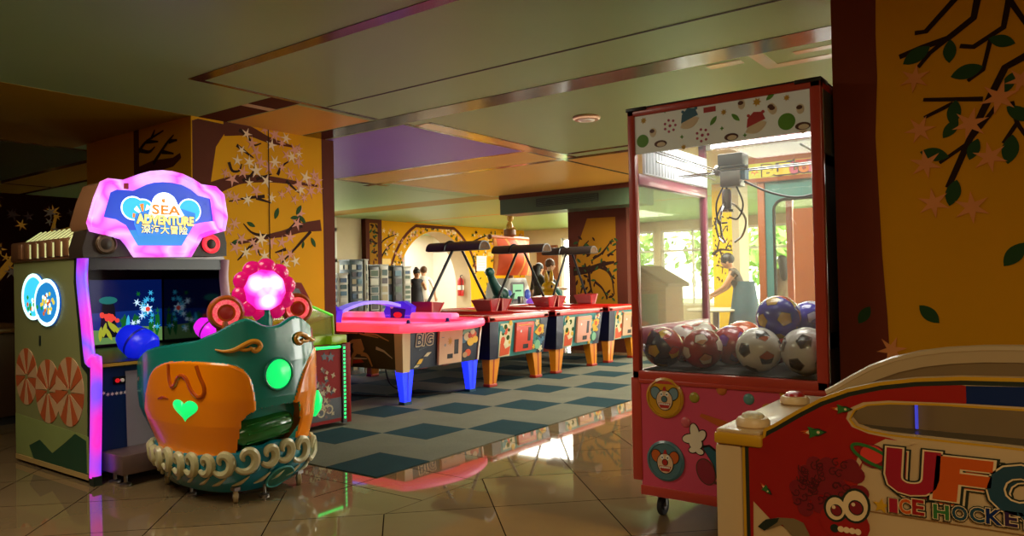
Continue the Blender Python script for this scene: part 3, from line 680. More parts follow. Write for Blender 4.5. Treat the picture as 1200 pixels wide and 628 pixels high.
for x in (X0 + .12, X1 - .12):
    for y in (Y0 + .08, Y1 - .1):
        k = MB(); k.lathe([(.046, -.014), (.05, -.01), (.05, .01), (.046, .014)], (x, y, .05), (1, 0, 0), RUB, 24); k.lathe([(.022, -.017), (.022, .017)], (x, y, .05), (1, 0, 0), STL, 16)
        k.box(x - .024, y - .012, .05, x - .018, y + .012, .115, STL); k.box(x + .018, y - .012, .05, x + .024, y + .012, .115, STL); k.box(x - .03, y - .03, .11, x + .03, y + .03, .125, STL); k.build('caster', t)

# balls -------------------------------------------------------------
PHI = (1 + 5 ** .5) / 2
AX5 = [Vector(v).normalized() for v in ((0, 1, PHI), (0, 1, -PHI), (1, PHI, 0), (1, -PHI, 0), (PHI, 0, 1), (-PHI, 0, 1))]
AX3 = [Vector(v).normalized() for v in ((1, 1, 1), (1, 1, -1), (1, -1, 1), (-1, 1, 1), (0, PHI, 1 / PHI), (0, PHI, -1 / PHI), (1 / PHI, 0, PHI), (-1 / PHI, 0, PHI), (PHI, 1 / PHI, 0), (-PHI, 1 / PHI, 0))]
def ball_mat(name, hexc, pent, pent2, edge, hex2=None, rough=.25):
    m, N, L = nmat(name)
    o = N.new('ShaderNodeOutputMaterial'); b = N.new('ShaderNodeBsdfPrincipled'); L.new(b.outputs[0], o.inputs[0])
    tc = N.new('ShaderNodeTexCoord'); nv = N.new('ShaderNodeVectorMath'); nv.operation = 'NORMALIZE'; L.new(tc.outputs['Object'], nv.inputs[0])
    def dot(a, ab=True):
        d = N.new('ShaderNodeVectorMath'); d.operation = 'DOT_PRODUCT'; L.new(nv.outputs[0], d.inputs[0]); d.inputs[1].default_value = a
        return mathn(N, L, 'ABSOLUTE', d.outputs['Value']) if ab else d.outputs['Value']
    def mxx(l):
        r = l[0]
        for q in l[1:]: r = mathn(N, L, 'MAXIMUM', r, q)
        return r
    p = mathn(N, L, 'DIVIDE', mxx([dot(a) for a in AX5]), 2.3274); h = mathn(N, L, 'DIVIDE', mxx([dot(a) for a in AX3]), 2.2672)
    df = mathn(N, L, 'SUBTRACT', p, h); isp = mathn(N, L, 'GREATER_THAN', df, 0.); ed = mathn(N, L, 'LESS_THAN', mathn(N, L, 'ABSOLUTE', df), .0042)
    def mix(f, A, B):
        x = N.new('ShaderNodeMix'); x.data_type = 'RGBA'
        L.new(f, x.inputs['Factor'])
        for nm, v in (('A', A), ('B', B)):
            if isinstance(v, str): x.inputs[nm].default_value = (*lin(v), 1)
            else: L.new(v, x.inputs[nm])
        return x.outputs['Result']
    alt = mathn(N, L, 'GREATER_THAN', dot(Vector((.35, -.8, .45)).normalized(), False), .86)
    pc = mix(alt, pent, pent2)
    hc = mix(mathn(N, L, 'GREATER_THAN', dot(Vector((.7, .3, .6)).normalized(), False), .1), hexc, hex2) if hex2 else hexc
    c_ = mix(isp, hc, pc); c_ = mix(ed, c_, edge)
    L.new(c_, b.inputs['Base Color']); b.inputs['Roughness'].default_value = rough; b.inputs['Coat Weight'].default_value = .4
    return m
def ball(px, y, z, r, m, label, rot):
    d = ray(px, 405); x = float(d[0] * y / d[1])
    bm = bmesh.new(); bmesh.ops.create_icosphere(bm, subdivisions=5, radius=r)
    k = MB(); k.bm(bm, m)
    for i in range(len(k.v)): k.v[i] = k.v[i] + Vector((x, y, z))
    o = k.build('toy_ball', loc=(x, y, z), auto=180); o.rotation_euler = rot
    tag(o, label, 'ball', 'balls in the prize crane')
bm_w = ball_mat('white football', '#d8d2c8', '#1c1a18', '#a84a1c', '#8a8078'); bm_w2 = ball_mat('white football gold', '#d4d0cc', '#241f1c', '#4a3a14', '#908a84')
bm_r = ball_mat('red football', '#a01418', '#d8c8b8', '#c08860', '#2a0a0a', '#8c1014'); bm_b = ball_mat('blue red ball', '#1a1a3c', '#c8a020', '#b83018', '#0c0c18', '#a01a20')
bm_p = ball_mat('purple ball', '#2a22a0', '#b89020', '#3a34c0', '#181450', '#b02a18'); bm_f = ball_mat('foil purple ball', '#4038b8', '#c8c4e0', '#8078d0', '#201c60', rough=.15)
bm_g = ball_mat('crimson ball', '#a0182c', '#6a2a90', '#c84050', '#480c18', '#c02830'); bm_h = ball_mat('white red ball', '#d8ccc8', '#b02824', '#a06030', '#6a4844')
bm_o = ball_mat('orange ball toy', '#c8501c', '#d86a24', '#b84018', '#7a2c10'); bm_j = ball_mat('white green ball', '#d0c8b8', '#a02a28', '#3a7a40', '#504840', '#b83a30')
R_ = .108; ZF = .7701
ball(777, 3.72, ZF + R_, R_, bm_b, 'dark blue and red ball with a yellow patch at the left front', (.2, .1, .5))
ball(823, 3.74, ZF + R_ - .002, .106, bm_r, 'red ball with cream pentagons beside the dark blue ball', (.4, .3, .1))
ball(889, 3.73, ZF + .112, .112, bm_w, 'white football with black pentagons and one orange patch', (.15, .35, .2))
ball(944.5, 3.71, ZF + .116, .116, bm_w2, 'white football against the right post of the crane', (.5, -.2, .3))
ball(913, 3.885, ZF + .268, .112, bm_p, 'purple ball with gold marks lying on top of the white footballs', (.3, .4, 1.2))
ball(950, 4.10, ZF + .24, .105, bm_f, 'shiny violet and white ball behind the right white football', (.8, .2, .4))
ball(857, 3.96, ZF + R_, R_, bm_g, 'crimson and purple ball between the red ball and the white football', (.2, .9, .4))
ball(802, 3.98, ZF + R_, R_, bm_h, 'white ball with red patches behind the dark blue ball', (.9, .3, .2))
ball(871, 4.24, ZF + R_, R_ + .01, bm_o, 'orange ball at the back of the crane', (.2, .3, .2))
ball(824, 4.24, ZF + R_, R_, bm_j, 'white ball with red and green patches behind the red ball', (.1, .6, .9))
ball(905, 4.07, ZF + R_, R_, bm_g, 'crimson ball hidden low behind the white footballs', (1.2, .2, .4))
ball(935, 4.38, ZF + R_, R_, bm_h, 'white and red ball low in the right back corner', (.3, 1.2, .1))

# ================================================================== child size hockey table in the right foreground
UC = M('cream table body', '#c8a878', .35, coat=.4, var=.05); URD = M('scarlet print', '#9a0a10', .35, coat=.4, var=.1, scale=2); UBL = M('navy print', '#0a2250', .5, spec=.2); UYL = M('gold edge', '#c8941c', .35, coat=.3); UBK = M('dark green edge', '#16241a', .4)
UMAG = M('magenta curls print', '#7a0c1c', .4, coat=.3); UMG2 = M('dark curl line', '#4a0812', .4); UOR = M('orange letter', '#c85010', .35, coat=.3); UTE = M('teal letter', '#063c4a', .35, coat=.3); UPU = M('crimson letter', '#a00c28', .35, coat=.3); UCR = M('letter cream outline', '#e0c08c', .4); UGN = M('green print', '#2c6a2c', .4)
t = thing('hockey_game', 'small red and cream hockey game with arched sides in front of the yellow wall', 'arcade game', (-.05, 2.45, 0))
XA, XB, YA, YB = -.745, .62, 2.1, 2.8
half = [(-.745, .775), (-.69, .775), (-.682, .822), (-.655, .838), (-.59, .882), (-.53, .919), (-.46, .95), (-.382, .973), (-.30, .988), (-.20, .998), (-.06, 1.003)]
top = half + [(-.12 - a, b) for a, b in half[-2::-1]]
outl = [(XA, .02)] + top + [(XB, .02)]
XB = top[-1][0]; outl[-1] = (XB, .02)
slot = [(-.452, .872), (-.44, .895), (-.41, .91), (-.36, .918), (-.25, .924), (-.06, .926), (.13, .924), (.24, .918), (.29, .91), (.32, .895), (.332, .872), (.32, .855), (.29, .846), (.24, .841), (-.06, .838), (-.36, .842), (-.41, .847), (-.44, .856)]
def inset(poly, d):
    out = []; n = len(poly)
    for i in range(n):
        p0, p1, p2 = (np.array(poly[j % n]) for j in (i - 1, i, i + 1)); e1 = p1 - p0; e2 = p2 - p1
        e1 = e1 / np.hypot(*e1); e2 = e2 / np.hypot(*e2); n1 = np.array([e1[1], -e1[0]]); n2 = np.array([e2[1], -e2[0]]); b = n1 + n2; b = b / max(1e-6, b @ b) * 2
        q = p1 + b * d; out.append((float(q[0]), float(q[1])))
    return out
fr = FY(YA); k = MB()
k.prism(outl, fr, -.03, 0, UYL, holes=[slot], side=UC)
i1 = inset(outl, .009); i2 = inset(outl, .020)
k.prism(i1, fr, 0, .0016, UBK, holes=[inset(slot[::-1], .0)[::-1]])
k.prism(i2, fr, .0, .0026, UC, holes=[[(a * 1.012 - (-.06) * .012, (b - .882) * 1.12 + .882) for a, b in slot]])
gold = [(a * 1.012 + .0007, (b - .882) * 1.12 + .882) for a, b in slot]
k.prism(gold, fr, 0, .0030, UYL, holes=[slot])
tp = [q for q in i2 if q[0] <= -.19 and q[1] > .7]
k.decal([(i2[0][0], .12), (i2[0][0], .764)] + [q for q in i2[2:] if q[0] < -.19 and q[1] > .76] + [(-.19, .977), (-.19, .934), (-.36, .928), (-.42, .919), (-.455, .9), (-.463, .872), (-.45, .852), (-.41, .838), (-.36, .832), (-.31, .82), (-.345, .812), (-.39, .80), (-.425, .765), (-.44, .70), (-.47, .55), (-.55, .50), (-.60, .55), (-.66, .565), (-.715, .615)], fr, URD, 3)
k.decal([(-.19, .977), (-.19, .934), (-.06, .936), (.07, .934), (.07, .977), (-.06, .983)], fr, UBL, 3)
k.decal([(-.37, .829), (-.30, .826), (-.345, .806), (-.42, .775), (-.44, .74), (-.448, .745), (-.43, .79)], fr, UC, 5)
# curly creature
cu = lambda x, y: at_y(x, y, YA)
for i in range(46):
    a_ = rnd.random() * 2 * PI; q = rnd.random() ** .5
    x, y = 972 + 42 * q * math.cos(a_), 572 - 33 * q * math.sin(a_); a, b = cu(x, y); k.decal(circ(a, b, .021, 14), fr, UMAG, 5)
for i in range(44):
    a_ = rnd.random() * 2 * PI; q = .3 + .65 * rnd.random(); a, b = cu(968 + 40 * q * math.cos(a_), 570 - 33 * q * math.sin(a_))
    strip(k, [(a + .013 * (1 - j / 9) * math.cos(j * .9 + a_), b + .013 * (1 - j / 9) * math.sin(j * .9 + a_)) for j in range(9)], fr, .003, .002, UMG2, 6)
a, b = cu(990, 612); k.decal(circ(a, b, .062, 22, .05, -.15), fr, URD, 6)
for x, y, rx, ry, in ((980, 595, .024, .030), (1003, 592, .030, .040)):
    a, b = cu(x, y); k.decal(circ(a, b, rx + .006, 22, ry + .006, -.15), fr, UBK, 7); k.decal(circ(a, b, rx, 22, ry, -.15), fr, UCR, 8); k.decal(circ(a + .002, b - .004, rx * .62, 18, rx * .66), fr, UBK, 9); k.decal(circ(a + .002, b - .004, rx * .52, 18, rx * .56), fr, UMAG, 10); k.decal(circ(a - .004, b + .004, .005, 8), fr, UCR, 11)
a, b = cu(979, 618); k.decal(circ(a, b, .011, 12), fr, UBK, 8)
a, b = cu(998, 621)
for i in range(4): k.decal(circ(a - .025 + i * .014, b, .008, 10), fr, UCR, 8)
for x0, y0, x1, y1 in ((890, 612, 905, 606), (905, 612, 925, 606)): pass
k.decal([cu(*p) for p in ((889, 616), (895, 610), (912, 606), (930, 607), (942, 612), (950, 628), (930, 628), (918, 614), (900, 620))], fr, M('grey olive print', '#7a6440', .45), 6); k.decal([cu(*p) for p in ((889, 616), (898, 608), (914, 606), (912, 611), (897, 621))], fr, UBK, 7)
def rocket(x, y, s_, rot):
    a, b = cu(x, y); R2 = lambda u, v: (a + s_ * (u * math.cos(rot) - v * math.sin(rot)), b + s_ * (u * math.sin(rot) + v * math.cos(rot)))
    k.decal([R2(-1.0, -.35), (R2(-1.9, -.1)), R2(-1.2, 0), R2(-2.2, .1), R2(-1.0, .35)], fr, UOR, 5); k.decal([R2(-1, -.3), R2(-1.5, 0), R2(-1, .3)], fr, UCR, 6)
    k.decal([R2(u, v) for u, v in ((-1, -.4), (.2, -.5), (1.3, 0), (.2, .5), (-1, .4))], fr, UBK, 7); k.decal([R2(u, v) for u, v in ((-.9, -.3), (.2, -.38), (1.0, 0), (.2, .38), (-.9, .3))], fr, UGN, 8)
    k.decal([R2(-.9, .3), R2(-1.1, .75), R2(-.2, .45)], fr, UGN, 8); k.decal([R2(-.9, -.3), R2(-1.1, -.75), R2(-.2, -.45)], fr, UGN, 8); k.decal([R2(math.cos(i) * .2 + .2, math.sin(i) * .2) for i in np.linspace(0, 6, 12)], fr, UCR, 9)
rocket(958, 506, .020, .12); rocket(990, 479, .016, .05); rocket(900, 574, .012, -.7)
a, b = cu(1024, 534); k.decal(circ(a, b, .034, 22, .03), fr, UMAG, 6); k.decal(circ(a - .003, b + .004, .028, 18, .024), fr, M('planet red', '#d8382c', .4), 7)
strip(k, [(a + .055 * math.cos(q) * .9 - .018 * math.sin(q) * -.6, b - .055 * math.cos(q) * .42 + .016 * math.sin(q)) for q in np.linspace(0, 6.28, 30)], fr, .008, .008, UGN, 8)
a, b = cu(1033, 592); k.decal(star(a, b, .02, .009, 5, -.1), fr, UYL, 5)
# big letters
for ch, (a0, a1, b0, b1), m in (('U', (-.362, -.256, .704, .802), UPU), ('F', (-.253, -.152, .702, .795), UOR), ('O', (-.144, -.03, .690, .792), UTE)):
    k.text(ch, fr, (a0 + .010, a1 + .010, b0 - .010, b1 - .008), UBK, 6, .105, .06); k.text(ch, fr, (a0 + .010, a1 + .010, b0 - .010, b1 - .008), UCR, 7, .078, .06); k.text(ch, fr, (a0 + .010, a1 + .010, b0 - .010, b1 - .008), m, 8, .055, .06)
    k.text(ch, fr, (a0, a1, b0, b1), UBK, 9, .105, .06); k.text(ch, fr, (a0, a1, b0, b1), UCR, 10, .08, .06); k.text(ch, fr, (a0, a1, b0, b1), m, 11, .055, .06)
for i, (ch, m) in enumerate(zip('ICE HOCKEY', (UPU, UOR, URD, None, UGN, UTE, UTE, UBL, M('violet letter', '#2a1038', .4), UTE))):
    if m is None: continue
    x0, x1, ya_, yb_ = [(1044, 1052, 583, 599), (1055.5, 1067.5, 584, 600), (1071, 1083, 585, 601.5), 0, (1095.5, 1112, 591, 606.5), (1117, 1133.5, 592.5, 608), (1138, 1153.5, 594, 610), (1157, 1173, 596, 612.5), (1179, 1192, 598.5, 615), (1195, 1211, 601, 618)][i]
    q0 = at_y(x0, yb_, YA); q1 = at_y(x1, yb_, YA); q2 = at_y((x0 + x1) / 2, ya_, YA); bx = (q0[0], q1[0], (q0[1] + q1[1]) / 2, q2[1])
    qf = .35 if ch == 'I' else 1.
    k.text(ch, fr, bx, UBK, 9, .115 * qf); k.text(ch, fr, bx, UCR, 10, .07 * qf); k.text(ch, fr, bx, m, 11, .03 * qf)
strip(k, [(-.43, .638), (XB - .03, .638)], fr, .003, .003, M('brown seam', '#8a6030', .5), 4)
k.build('side_panel', t)
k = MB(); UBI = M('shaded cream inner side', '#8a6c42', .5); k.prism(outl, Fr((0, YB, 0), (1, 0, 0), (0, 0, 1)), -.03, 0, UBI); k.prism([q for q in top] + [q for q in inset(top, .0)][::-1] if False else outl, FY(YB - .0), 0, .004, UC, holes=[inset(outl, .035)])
k.tube([(a, YB + .015, b + .004) for a, b in top[2:-2]], .016, UC, 8); k.build('side_panel', t)
k = MB(); k.box(XA, YA + .03, .70, XB, YB, .73, M('play surface', '#4e4430', .3)); k.box(XA, YA + .03, .05, XB, YB, .70, UC); k.lathe([(.03, 0), (.026, .012)], (-.02, 2.45, .73), (0, 0, 1), BLK, 20); k.build('play_bed', t)
k = MB(); k.tube([(-.395, YB - .02, .735), (-.395, YB - .02, .86)], .005, M('blue light rod', '#5a60ff', emit=.4, ecol='#4a50ff'), 8); k.build('light_rod', t)
for xa, xb in ((-.825, XA + .06), (XB - .06, XB + .08)):
    k = MB(); k.box(xa, YA - .006, .02, (XA if xa < 0 else xb), YB + .02, .768, UC, .012) if xa < 0 else k.box(XB, YA - .006, .02, xb, YB + .02, .768, UC, .012)
    k.box(xa, YA - .012, .768, xb if xa < 0 else xb, YB + .03, .802, UYL, .008); k.box(xa + .006, YA - .006, .80, xb - .006, YB + .024, .812, UC, .005); k.build('end_post', t)
def mallet(x, y, cap, label):
    q = thing('hockey_mallet', label, 'mallet', (x, y, .8125), 'mallets on the small hockey game')
    MB().lathe([(.044, 0), (.048, .004), (.048, .018), (.042, .026), (.03, .029)], (x, y, .8125), (0, 0, 1), UCR, 28).build('base', q)
    MB().lathe([(.034, .026), (.03, .036), (.018, .042), (.001, .044)], (x, y, .8125), (0, 0, 1), cap, 24).build('knob', q)
mallet(-.735, 2.17, M('spotted cream', '#d8c8a0', .4, var=.5, scale=60), 'cream mallet on the near corner of the small hockey game')
mallet(-.742, 2.62, M('mallet red', '#b01818', .3, coat=.4), 'red topped mallet on the far corner of the small hockey game')
# ================================================================== sea themed shooting game cabinet
SIDE = M('olive cabinet side', '#868a58', .4, var=.12, scale=1.5); SIDB = M('brown cabinet cap', '#7a5236', .35, coat=.3, var=.15); SIDT = M('dark green cabinet edge', '#1a2a24', .4)
LED = M_led('running LED strip', ['#ff10b8', '#e010e0', '#4a50ff', '#ff18c8', '#7048ff'], 1.0, scale=2.6)
LEDM = M_led('marquee LED', ['#ff28d8', '#d870ff', '#e8b8ff', '#ff38d8', '#c8a0ff'], 1.2, scale=4.5)
LEDD = M('unlit LED strip', '#b89098', .35, emit=.08, ecol='#d0a0b0')
HEX = M('speaker mesh brown', '#2c2018', .5, var=.5, scale=70)
SX0, SX1, SY0, SY1 = -6.22, -4.95, 2.22, 3.25
t = thing('shooting_game_cabinet', 'sea themed shooting game cabinet with glowing pink marquee', 'arcade machine', (-5.6, 2.73, 0))
ledp = [(-5.13, 1.455), (-5.14, 1.3), (-5.09, 1.05), (-5.04, .80), (-4.985, .79), (-4.955, .75), (-4.985, .05)]
for y in (SY0, SY1 - .02):
    near = y == SY0
    s_out = [(-6.215, .04), (-6.235, 1.457)] + [(-5.20, 1.457), (-5.21, 1.3), (-5.16, 1.05), (-5.11, .77), (-5.02, .73), (-5.03, .015)]
    k = MB(); f_ = FY(y); k.prism(s_out, f_, -.02, 0, SIDE)
    k.decal([(-5.24, 1.457), (-5.20, 1.457), (-5.21, 1.3), (-5.16, 1.05), (-5.11, .77), (-5.02, .73), (-5.03, .015), (-5.08, .015), (-5.07, .70), (-5.155, .75), (-5.20, 1.04), (-5.25, 1.3)], f_, SIDT, 1)
    if near:
        CRM = M('cream side print', '#c8b890', .45, var=.08); PCH = M('coral shell print', '#b8582e', .45, var=.1); PCL = M('pale shell print', '#c8a078', .45); SEA = M('deep green print', '#1e4a34', .4); PALEG = M('pale green print', '#8a9a5a', .45, var=.1)
        k.decal([(-6.213, .06), (-6.22, .35), (-5.06, .30), (-5.05, .06)], f_, PALEG, 1)
        k.decal([(-5.98, .14), (-5.8, .2), (-5.6, .13), (-5.45, .2), (-5.25, .30), (-5.09, .27), (-5.085, .02), (-5.9, .05)], f_, SEA, 2)
        for cx, cz, r_ in ((-6.02, .63, .185), (-5.66, .55, .20), (-5.33, .57, .21)):
            for q in range(14):
                a = q * 2 * PI / 14; b = a + 2 * PI / 14
                k.decal([(cx + .02 * math.cos(a), cz + .02 * math.sin(a) * 1.1)] + [(min(-5.085, max(-6.21, cx + r_ * math.cos(a + (b - a) * i / 4))), cz + 1.1 * r_ * math.sin(a + (b - a) * i / 4)) for i in range(5)], f_, PCH if q % 2 else PCL, 3)
        k.decal(rect(-5.80, .86, -5.77, .93), f_, SIDT, 2)
        k.box(-6.21, y - .006, .02, -5.06, y, .055, M('cream kick strip', '#b89a60', .4))
    k.build('side_panel', t)
    k = MB(); yo = y - .012 if near else y
    k.tube(smooth([(a, yo + .016, b) for a, b in ledp], 6), .034, LED if near else LEDD, 10)
    k.box(-5.005, yo - .012, .0, -4.945, yo + .04, .06, SIDT); k.build('led_strip', t)
# lit badge on the near side
k = MB(); f_ = FY(SY0); CY1 = M('badge cyan glow', '#40c8e8', emit=1.1, ecol='#38c0f0'); CY2 = M('badge white glow', '#e0fff8', emit=1.5, ecol='#d0fff4'); CY3 = M('badge blue glow', '#1450a0', emit=.6, ecol='#1058b8'); CG1 = M('badge green glow', '#30b040', emit=.5, ecol='#28b048'); CO1 = M('badge orange glow', '#e07030', emit=.6); CYY = M('badge yellow glow', '#e8d040', emit=.8)
for cx, cz, rx, rz in ((-5.86, 1.205, .195, .165), (-5.64, 1.165, .20, .165)):
    k.prism(circ(cx, cz, rx, 36, rz), f_, 0, .012, CY3); k.prism(circ(cx, cz, rx, 36, rz), f_, .012, .016, CY2, holes=[circ(cx, cz, rx - .028, 36, rz - .026)])
k.prism(circ(-5.86, 1.205, .165, 30, .138), f_, .012, .0135, CY1); k.prism(circ(-5.64, 1.165, .168, 30, .136), f_, .0165, .018, M('badge mid blue glow', '#2080c0', emit=.8, ecol='#2088d8'))
for i in range(30):
    k.decal(circ(-5.86 + rnd.gauss(0, .07), 1.13 + rnd.gauss(0, .03), .016, 8), Fr((0, SY0 - .0135, 0), (1, 0, 0), (0, 0, 1)), rnd.choice((CG1, CG1, CO1, CY2)), 1)
    k.decal(circ(-5.64 + rnd.gauss(0, .05), 1.16 + rnd.gauss(0, .045), .015, 8), Fr((0, SY0 - .018, 0), (1, 0, 0), (0, 0, 1)), rnd.choice((CG1, CYY, CYY, CO1, CY2)), 1)
k.build('side_badge', t)
# vented cap at the top
k = MB(); k.hexa([(-6.24, SY0, 1.457), (-5.13, SY0, 1.457), (-5.13, SY1, 1.457), (-6.24, SY1, 1.457), (-6.10, SY0 + .13, 1.675), (-5.13, SY0 + .13, 1.675), (-5.13, SY1 - .13, 1.675), (-6.10, SY1 - .13, 1.675)], SIDB)
k.box(-6.24, SY0 - .02, 1.455, -5.14, SY0 + .03, 1.60, SIDB, .015)
VL = M('vent warm light', '#f0e8b0', emit=.45, ecol='#e0f0a0')
for i in range(7):
    x = -6.10 + i * .125
    k.box(x, SY0 - .032, 1.475, x + .085, SY0 - .015, 1.585, SIDB, .008)
    k.box(x + .088, SY0 - .024, 1.475, x + .104, SY0 - .019, 1.575, VL if i > 0 else SIDB)
k.tube(smooth([(-5.235, SY0 - .026, 1.48), (-5.235, SY0 - .026, 1.56), (-5.205, SY0 - .026, 1.59), (-5.175, SY0 - .026, 1.56), (-5.175, SY0 - .026, 1.48)]), .008, VL, 6)
for i in range(12):
    x = -6.12 + i * .078
    k.hexa([(x, SY0 + .035, 1.605), (x + .022, SY0 + .035, 1.605), (x + .022, SY0 + .04, 1.60), (x, SY0 + .04, 1.60), (x + .05, SY0 + .118, 1.68), (x + .072, SY0 + .118, 1.68), (x + .072, SY0 + .122, 1.675), (x + .05, SY0 + .122, 1.675)], VL)
k.build('vent_cap', t)
# interior
GLB = M('glossy black interior', '#050507', .08)
k = MB(); k.box(-6.2, SY0 + .02, .80, -6.12, SY1 - .02, 1.457, BLK); k.box(-6.12, SY0 + .025, 1.44, -5.15, SY1 - .025, 1.456, BLK)
k.box(-6.12, SY1 - .03, .80, -5.16, SY1 - .021, 1.44, GLB); k.box(-6.12, SY0 + .021, .80, -5.16, SY0 + .03, 1.44, GLB)
k.box(-6.1, SY0 + .03, 1.32, -6.0, SY1 - .03, 1.44, BLK); k.box(-5.17, SY0 + .03, 1.38, -5.13, SY1 - .03, 1.458, BLK); k.build('inner_hood', t)
SXX = -5.99; f_ = FX(SXX); k = MB()
S0 = M('screen deep blue', '#04124a', .2, emit=.42, ecol='#06206c'); S1 = M('screen mid blue', '#0a2c7c', .2, emit=.55, ecol='#0c3a98'); SG = M('screen sand', '#6a8a4a', .2, emit=.6, ecol='#78a860'); SC1 = M('screen cyan', '#40b0d8', .2, emit=.9, ecol='#40b8e8'); SR = M('screen coral', '#e04030', .2, emit=.9, ecol='#f04838'); SYE = M('screen yellow', '#b0b030', .2, emit=.7, ecol='#b8c030'); SGR = M('screen weed', '#20702c', .2, emit=.5, ecol='#1c8030'); SDK = M('screen rock', '#0a2030', .2, emit=.15, ecol='#0c2c3c'); SW = M('screen white', '#d0e8ff', .2, emit=1.2, ecol='#c8e8ff')
YL, YR, ZB, ZT = SY0 + .06, SY1 - .04, .82, 1.32
k.box(SXX - .05, SY0 + .04, .80, SXX, SY1 - .03, 1.33, BLK)
k.decal(rect(YL, ZB, YR, ZT), f_, S0, 1); k.decal([(YL, ZB), (YR, ZB), (YR, 1.08), (YL, 1.05)], f_, S1, 2); k.decal([(YL, ZB), (YR, ZB), (YR, .93), (2.95, .95), (2.7, .93), (YL, .95)], f_, SG, 3)
for y, h, w_ in ((2.78, .36, .14), (2.42, .3, .16)): k.decal([(y - w_ / 2, ZB + .05), (y + w_ / 2, ZB + .05), (y + w_ * .35, ZB + h * .8), (y + .02, ZB + h), (y - w_ * .3, ZB + h * .9)], f_, SDK, 4)
k.decal(circ(2.78, ZB + .34, .07, 14, .03), f_, M('screen teal', '#2c8080', emit=.5, ecol='#2c9088'), 5)
for (y, z) in ((2.72, .90), (2.75, .93), (2.8, .96), (2.84, .93), (2.78, .9), (2.45, .92)):
    k.decal(leafp(y, z, .12, .03, 1.2 + rnd.random()), f_, SYE, 6)
for i in range(16): k.decal(circ(2.79 + rnd.gauss(0, .035), 1.03 + rnd.gauss(0, .02), .017, 8), f_, SR, 7)
for i in range(34):
    y, z = 3.07 + rnd.gauss(0, .06), 1.04 + rnd.gauss(0, .09)
    if not (YL + .03 < y < YR - .03): continue
    k.decal(star(y, z, .02 + rnd.random() * .014, .008, 6, rnd.random()), f_, rnd.choice((SC1, SC1, SW, SGR)), 6)
k.decal(star(3.09, 1.08, .045, .02, 6), f_, SW, 8); k.decal(circ(3.09, 1.08, .02, 10), f_, SR, 9)
for y in (2.9, 2.98, 3.12, 3.17): k.decal(leafp(y, .95, .2, .04, 1.5), f_, SGR, 5)
k.decal(leafp(2.93, .97, .14, .03, 1.5), f_, SC1, 5)
k.build('screen', t)
# control desk, blue front, paper notice
k = MB(); k.hexa([(-6.1, SY0 + .02, .74), (-4.99, SY0 + .03, .735), (-4.99, SY1 - .03, .735), (-6.1, SY1 - .02, .74), (-6.1, SY0 + .02, .80), (-4.99, SY0 + .03, .77), (-4.99, SY1 - .03, .77), (-6.1, SY1 - .02, .80)], BLK)
k.box(-5.0, SY0 + .03, .745, -4.985, SY1 - .03, .765, M('gold trim', '#b08a30', .35)); k.build('control_desk', t)
BLF = M('royal blue front', '#0c2a5c', .4, var=.1); k = MB(); k.box(-6.15, SY0 + .03, .06, -5.03, SY1 - .03, .74, BLF)
k.box(-5.03, 2.36, .62, -5.022, 2.44, .67, BLK); k.lathe([(.014, 0), (.014, .008)], (-5.022, 2.385, .645), (1, 0, 0), M('red lit button', '#e01820', emit=.5), 14); k.lathe([(.012, 0), (.012, .012)], (-5.022, 2.415, .645), (1, 0, 0), WHT, 12)
f_ = FX(-5.03)
for i in range(9): k.decal(star(2.30 + i * .028, .56 + (.012 if i in (0, 7, 8) else 0), .014, .006, 6), f_, WHT, 1)
k.build('front_panel', t)
k = MB(); k.prism([(2.45, .175), (2.98, .175), (2.98, .70), (2.44, .70)], f_, .001, .004, M('worn grey paper', '#8f8a92', .7, var=.2, scale=3)); k.build('paper_notice', t)
# marquee
XM = -4.97; mo = [(105, 268.8), (103, 261.6), (111, 233), (118.5, 215), (125.7, 212), (143.6, 213.9), (162.7, 207), (175, 203.6), (189, 202.4), (201, 203.6), (212.8, 206.7), (224, 212), (234, 218.6), (251, 221), (259, 229), (263, 254.5), (260.6, 268.8), (247, 272), (234, 277), (222, 298.6), (155.5, 298.6), (148, 286), (141, 278), (124, 273)]
mi = [(119.7, 254.5), (128, 225.8), (136.4, 222), (155.5, 223.4), (170, 216.7), (180, 214), (191, 213.4), (202, 214.2), (212.8, 216.7), (223, 222), (232, 229.4), (246, 233), (249.8, 259), (235, 261), (227, 262.8), (212.8, 287.9), (160, 287.9), (146, 264), (134, 257)]
MO = [at_x(x, y, XM) for x, y in mo]; MI = [at_x(x, y, XM) for x, y in mi]; f_ = FX(XM)
k = MB(); MB_B = M('marquee blue light', '#2850d8', .3, emit=.55, ecol='#1c48d0'); k.prism(MO, f_, -.26, -.02, SIDB); k.build('marquee_box', t)
k = MB(); k.prism(MO, f_, -.02, .018, LEDM, holes=[MI]); k.tube([f_.pt(a, b, .014) for a, b in MO], .017, LEDM, 8, closed=True); k.build('marquee_led', t)
k = MB(); k.prism([(a, b) for a, b in MI], f_, -.02, .0, MB_B)
mp = lambda x, y: at_x(x, y, XM)
MCY = M('marquee cyan', '#38b8e0', emit=.9, ecol='#30b8e8'); MWH = M('marquee white', '#f4fbff', emit=1.9, ecol='#eef8ff'); MOR = M('marquee orange', '#f08030', emit=1.1, ecol='#f07828'); MYE = M('marquee yellow', '#f0c828', emit=1.0, ecol='#f0c020'); MDB = M('marquee navy', '#10308c', emit=.3, ecol='#0c2c98'); MGLO = M('marquee glow', '#3a8ae8', emit=.75, ecol='#3484e8'); MLB = M('marquee water', '#3080c8', emit=.8, ecol='#2c88d8')
k.decal([mp(*p) for p in ((149, 270), (226, 266), (212.8, 287.4), (160, 287.4))], f_, MLB, 1)
def cl(x, y, r_): return mp(x, y), r_ * .0052
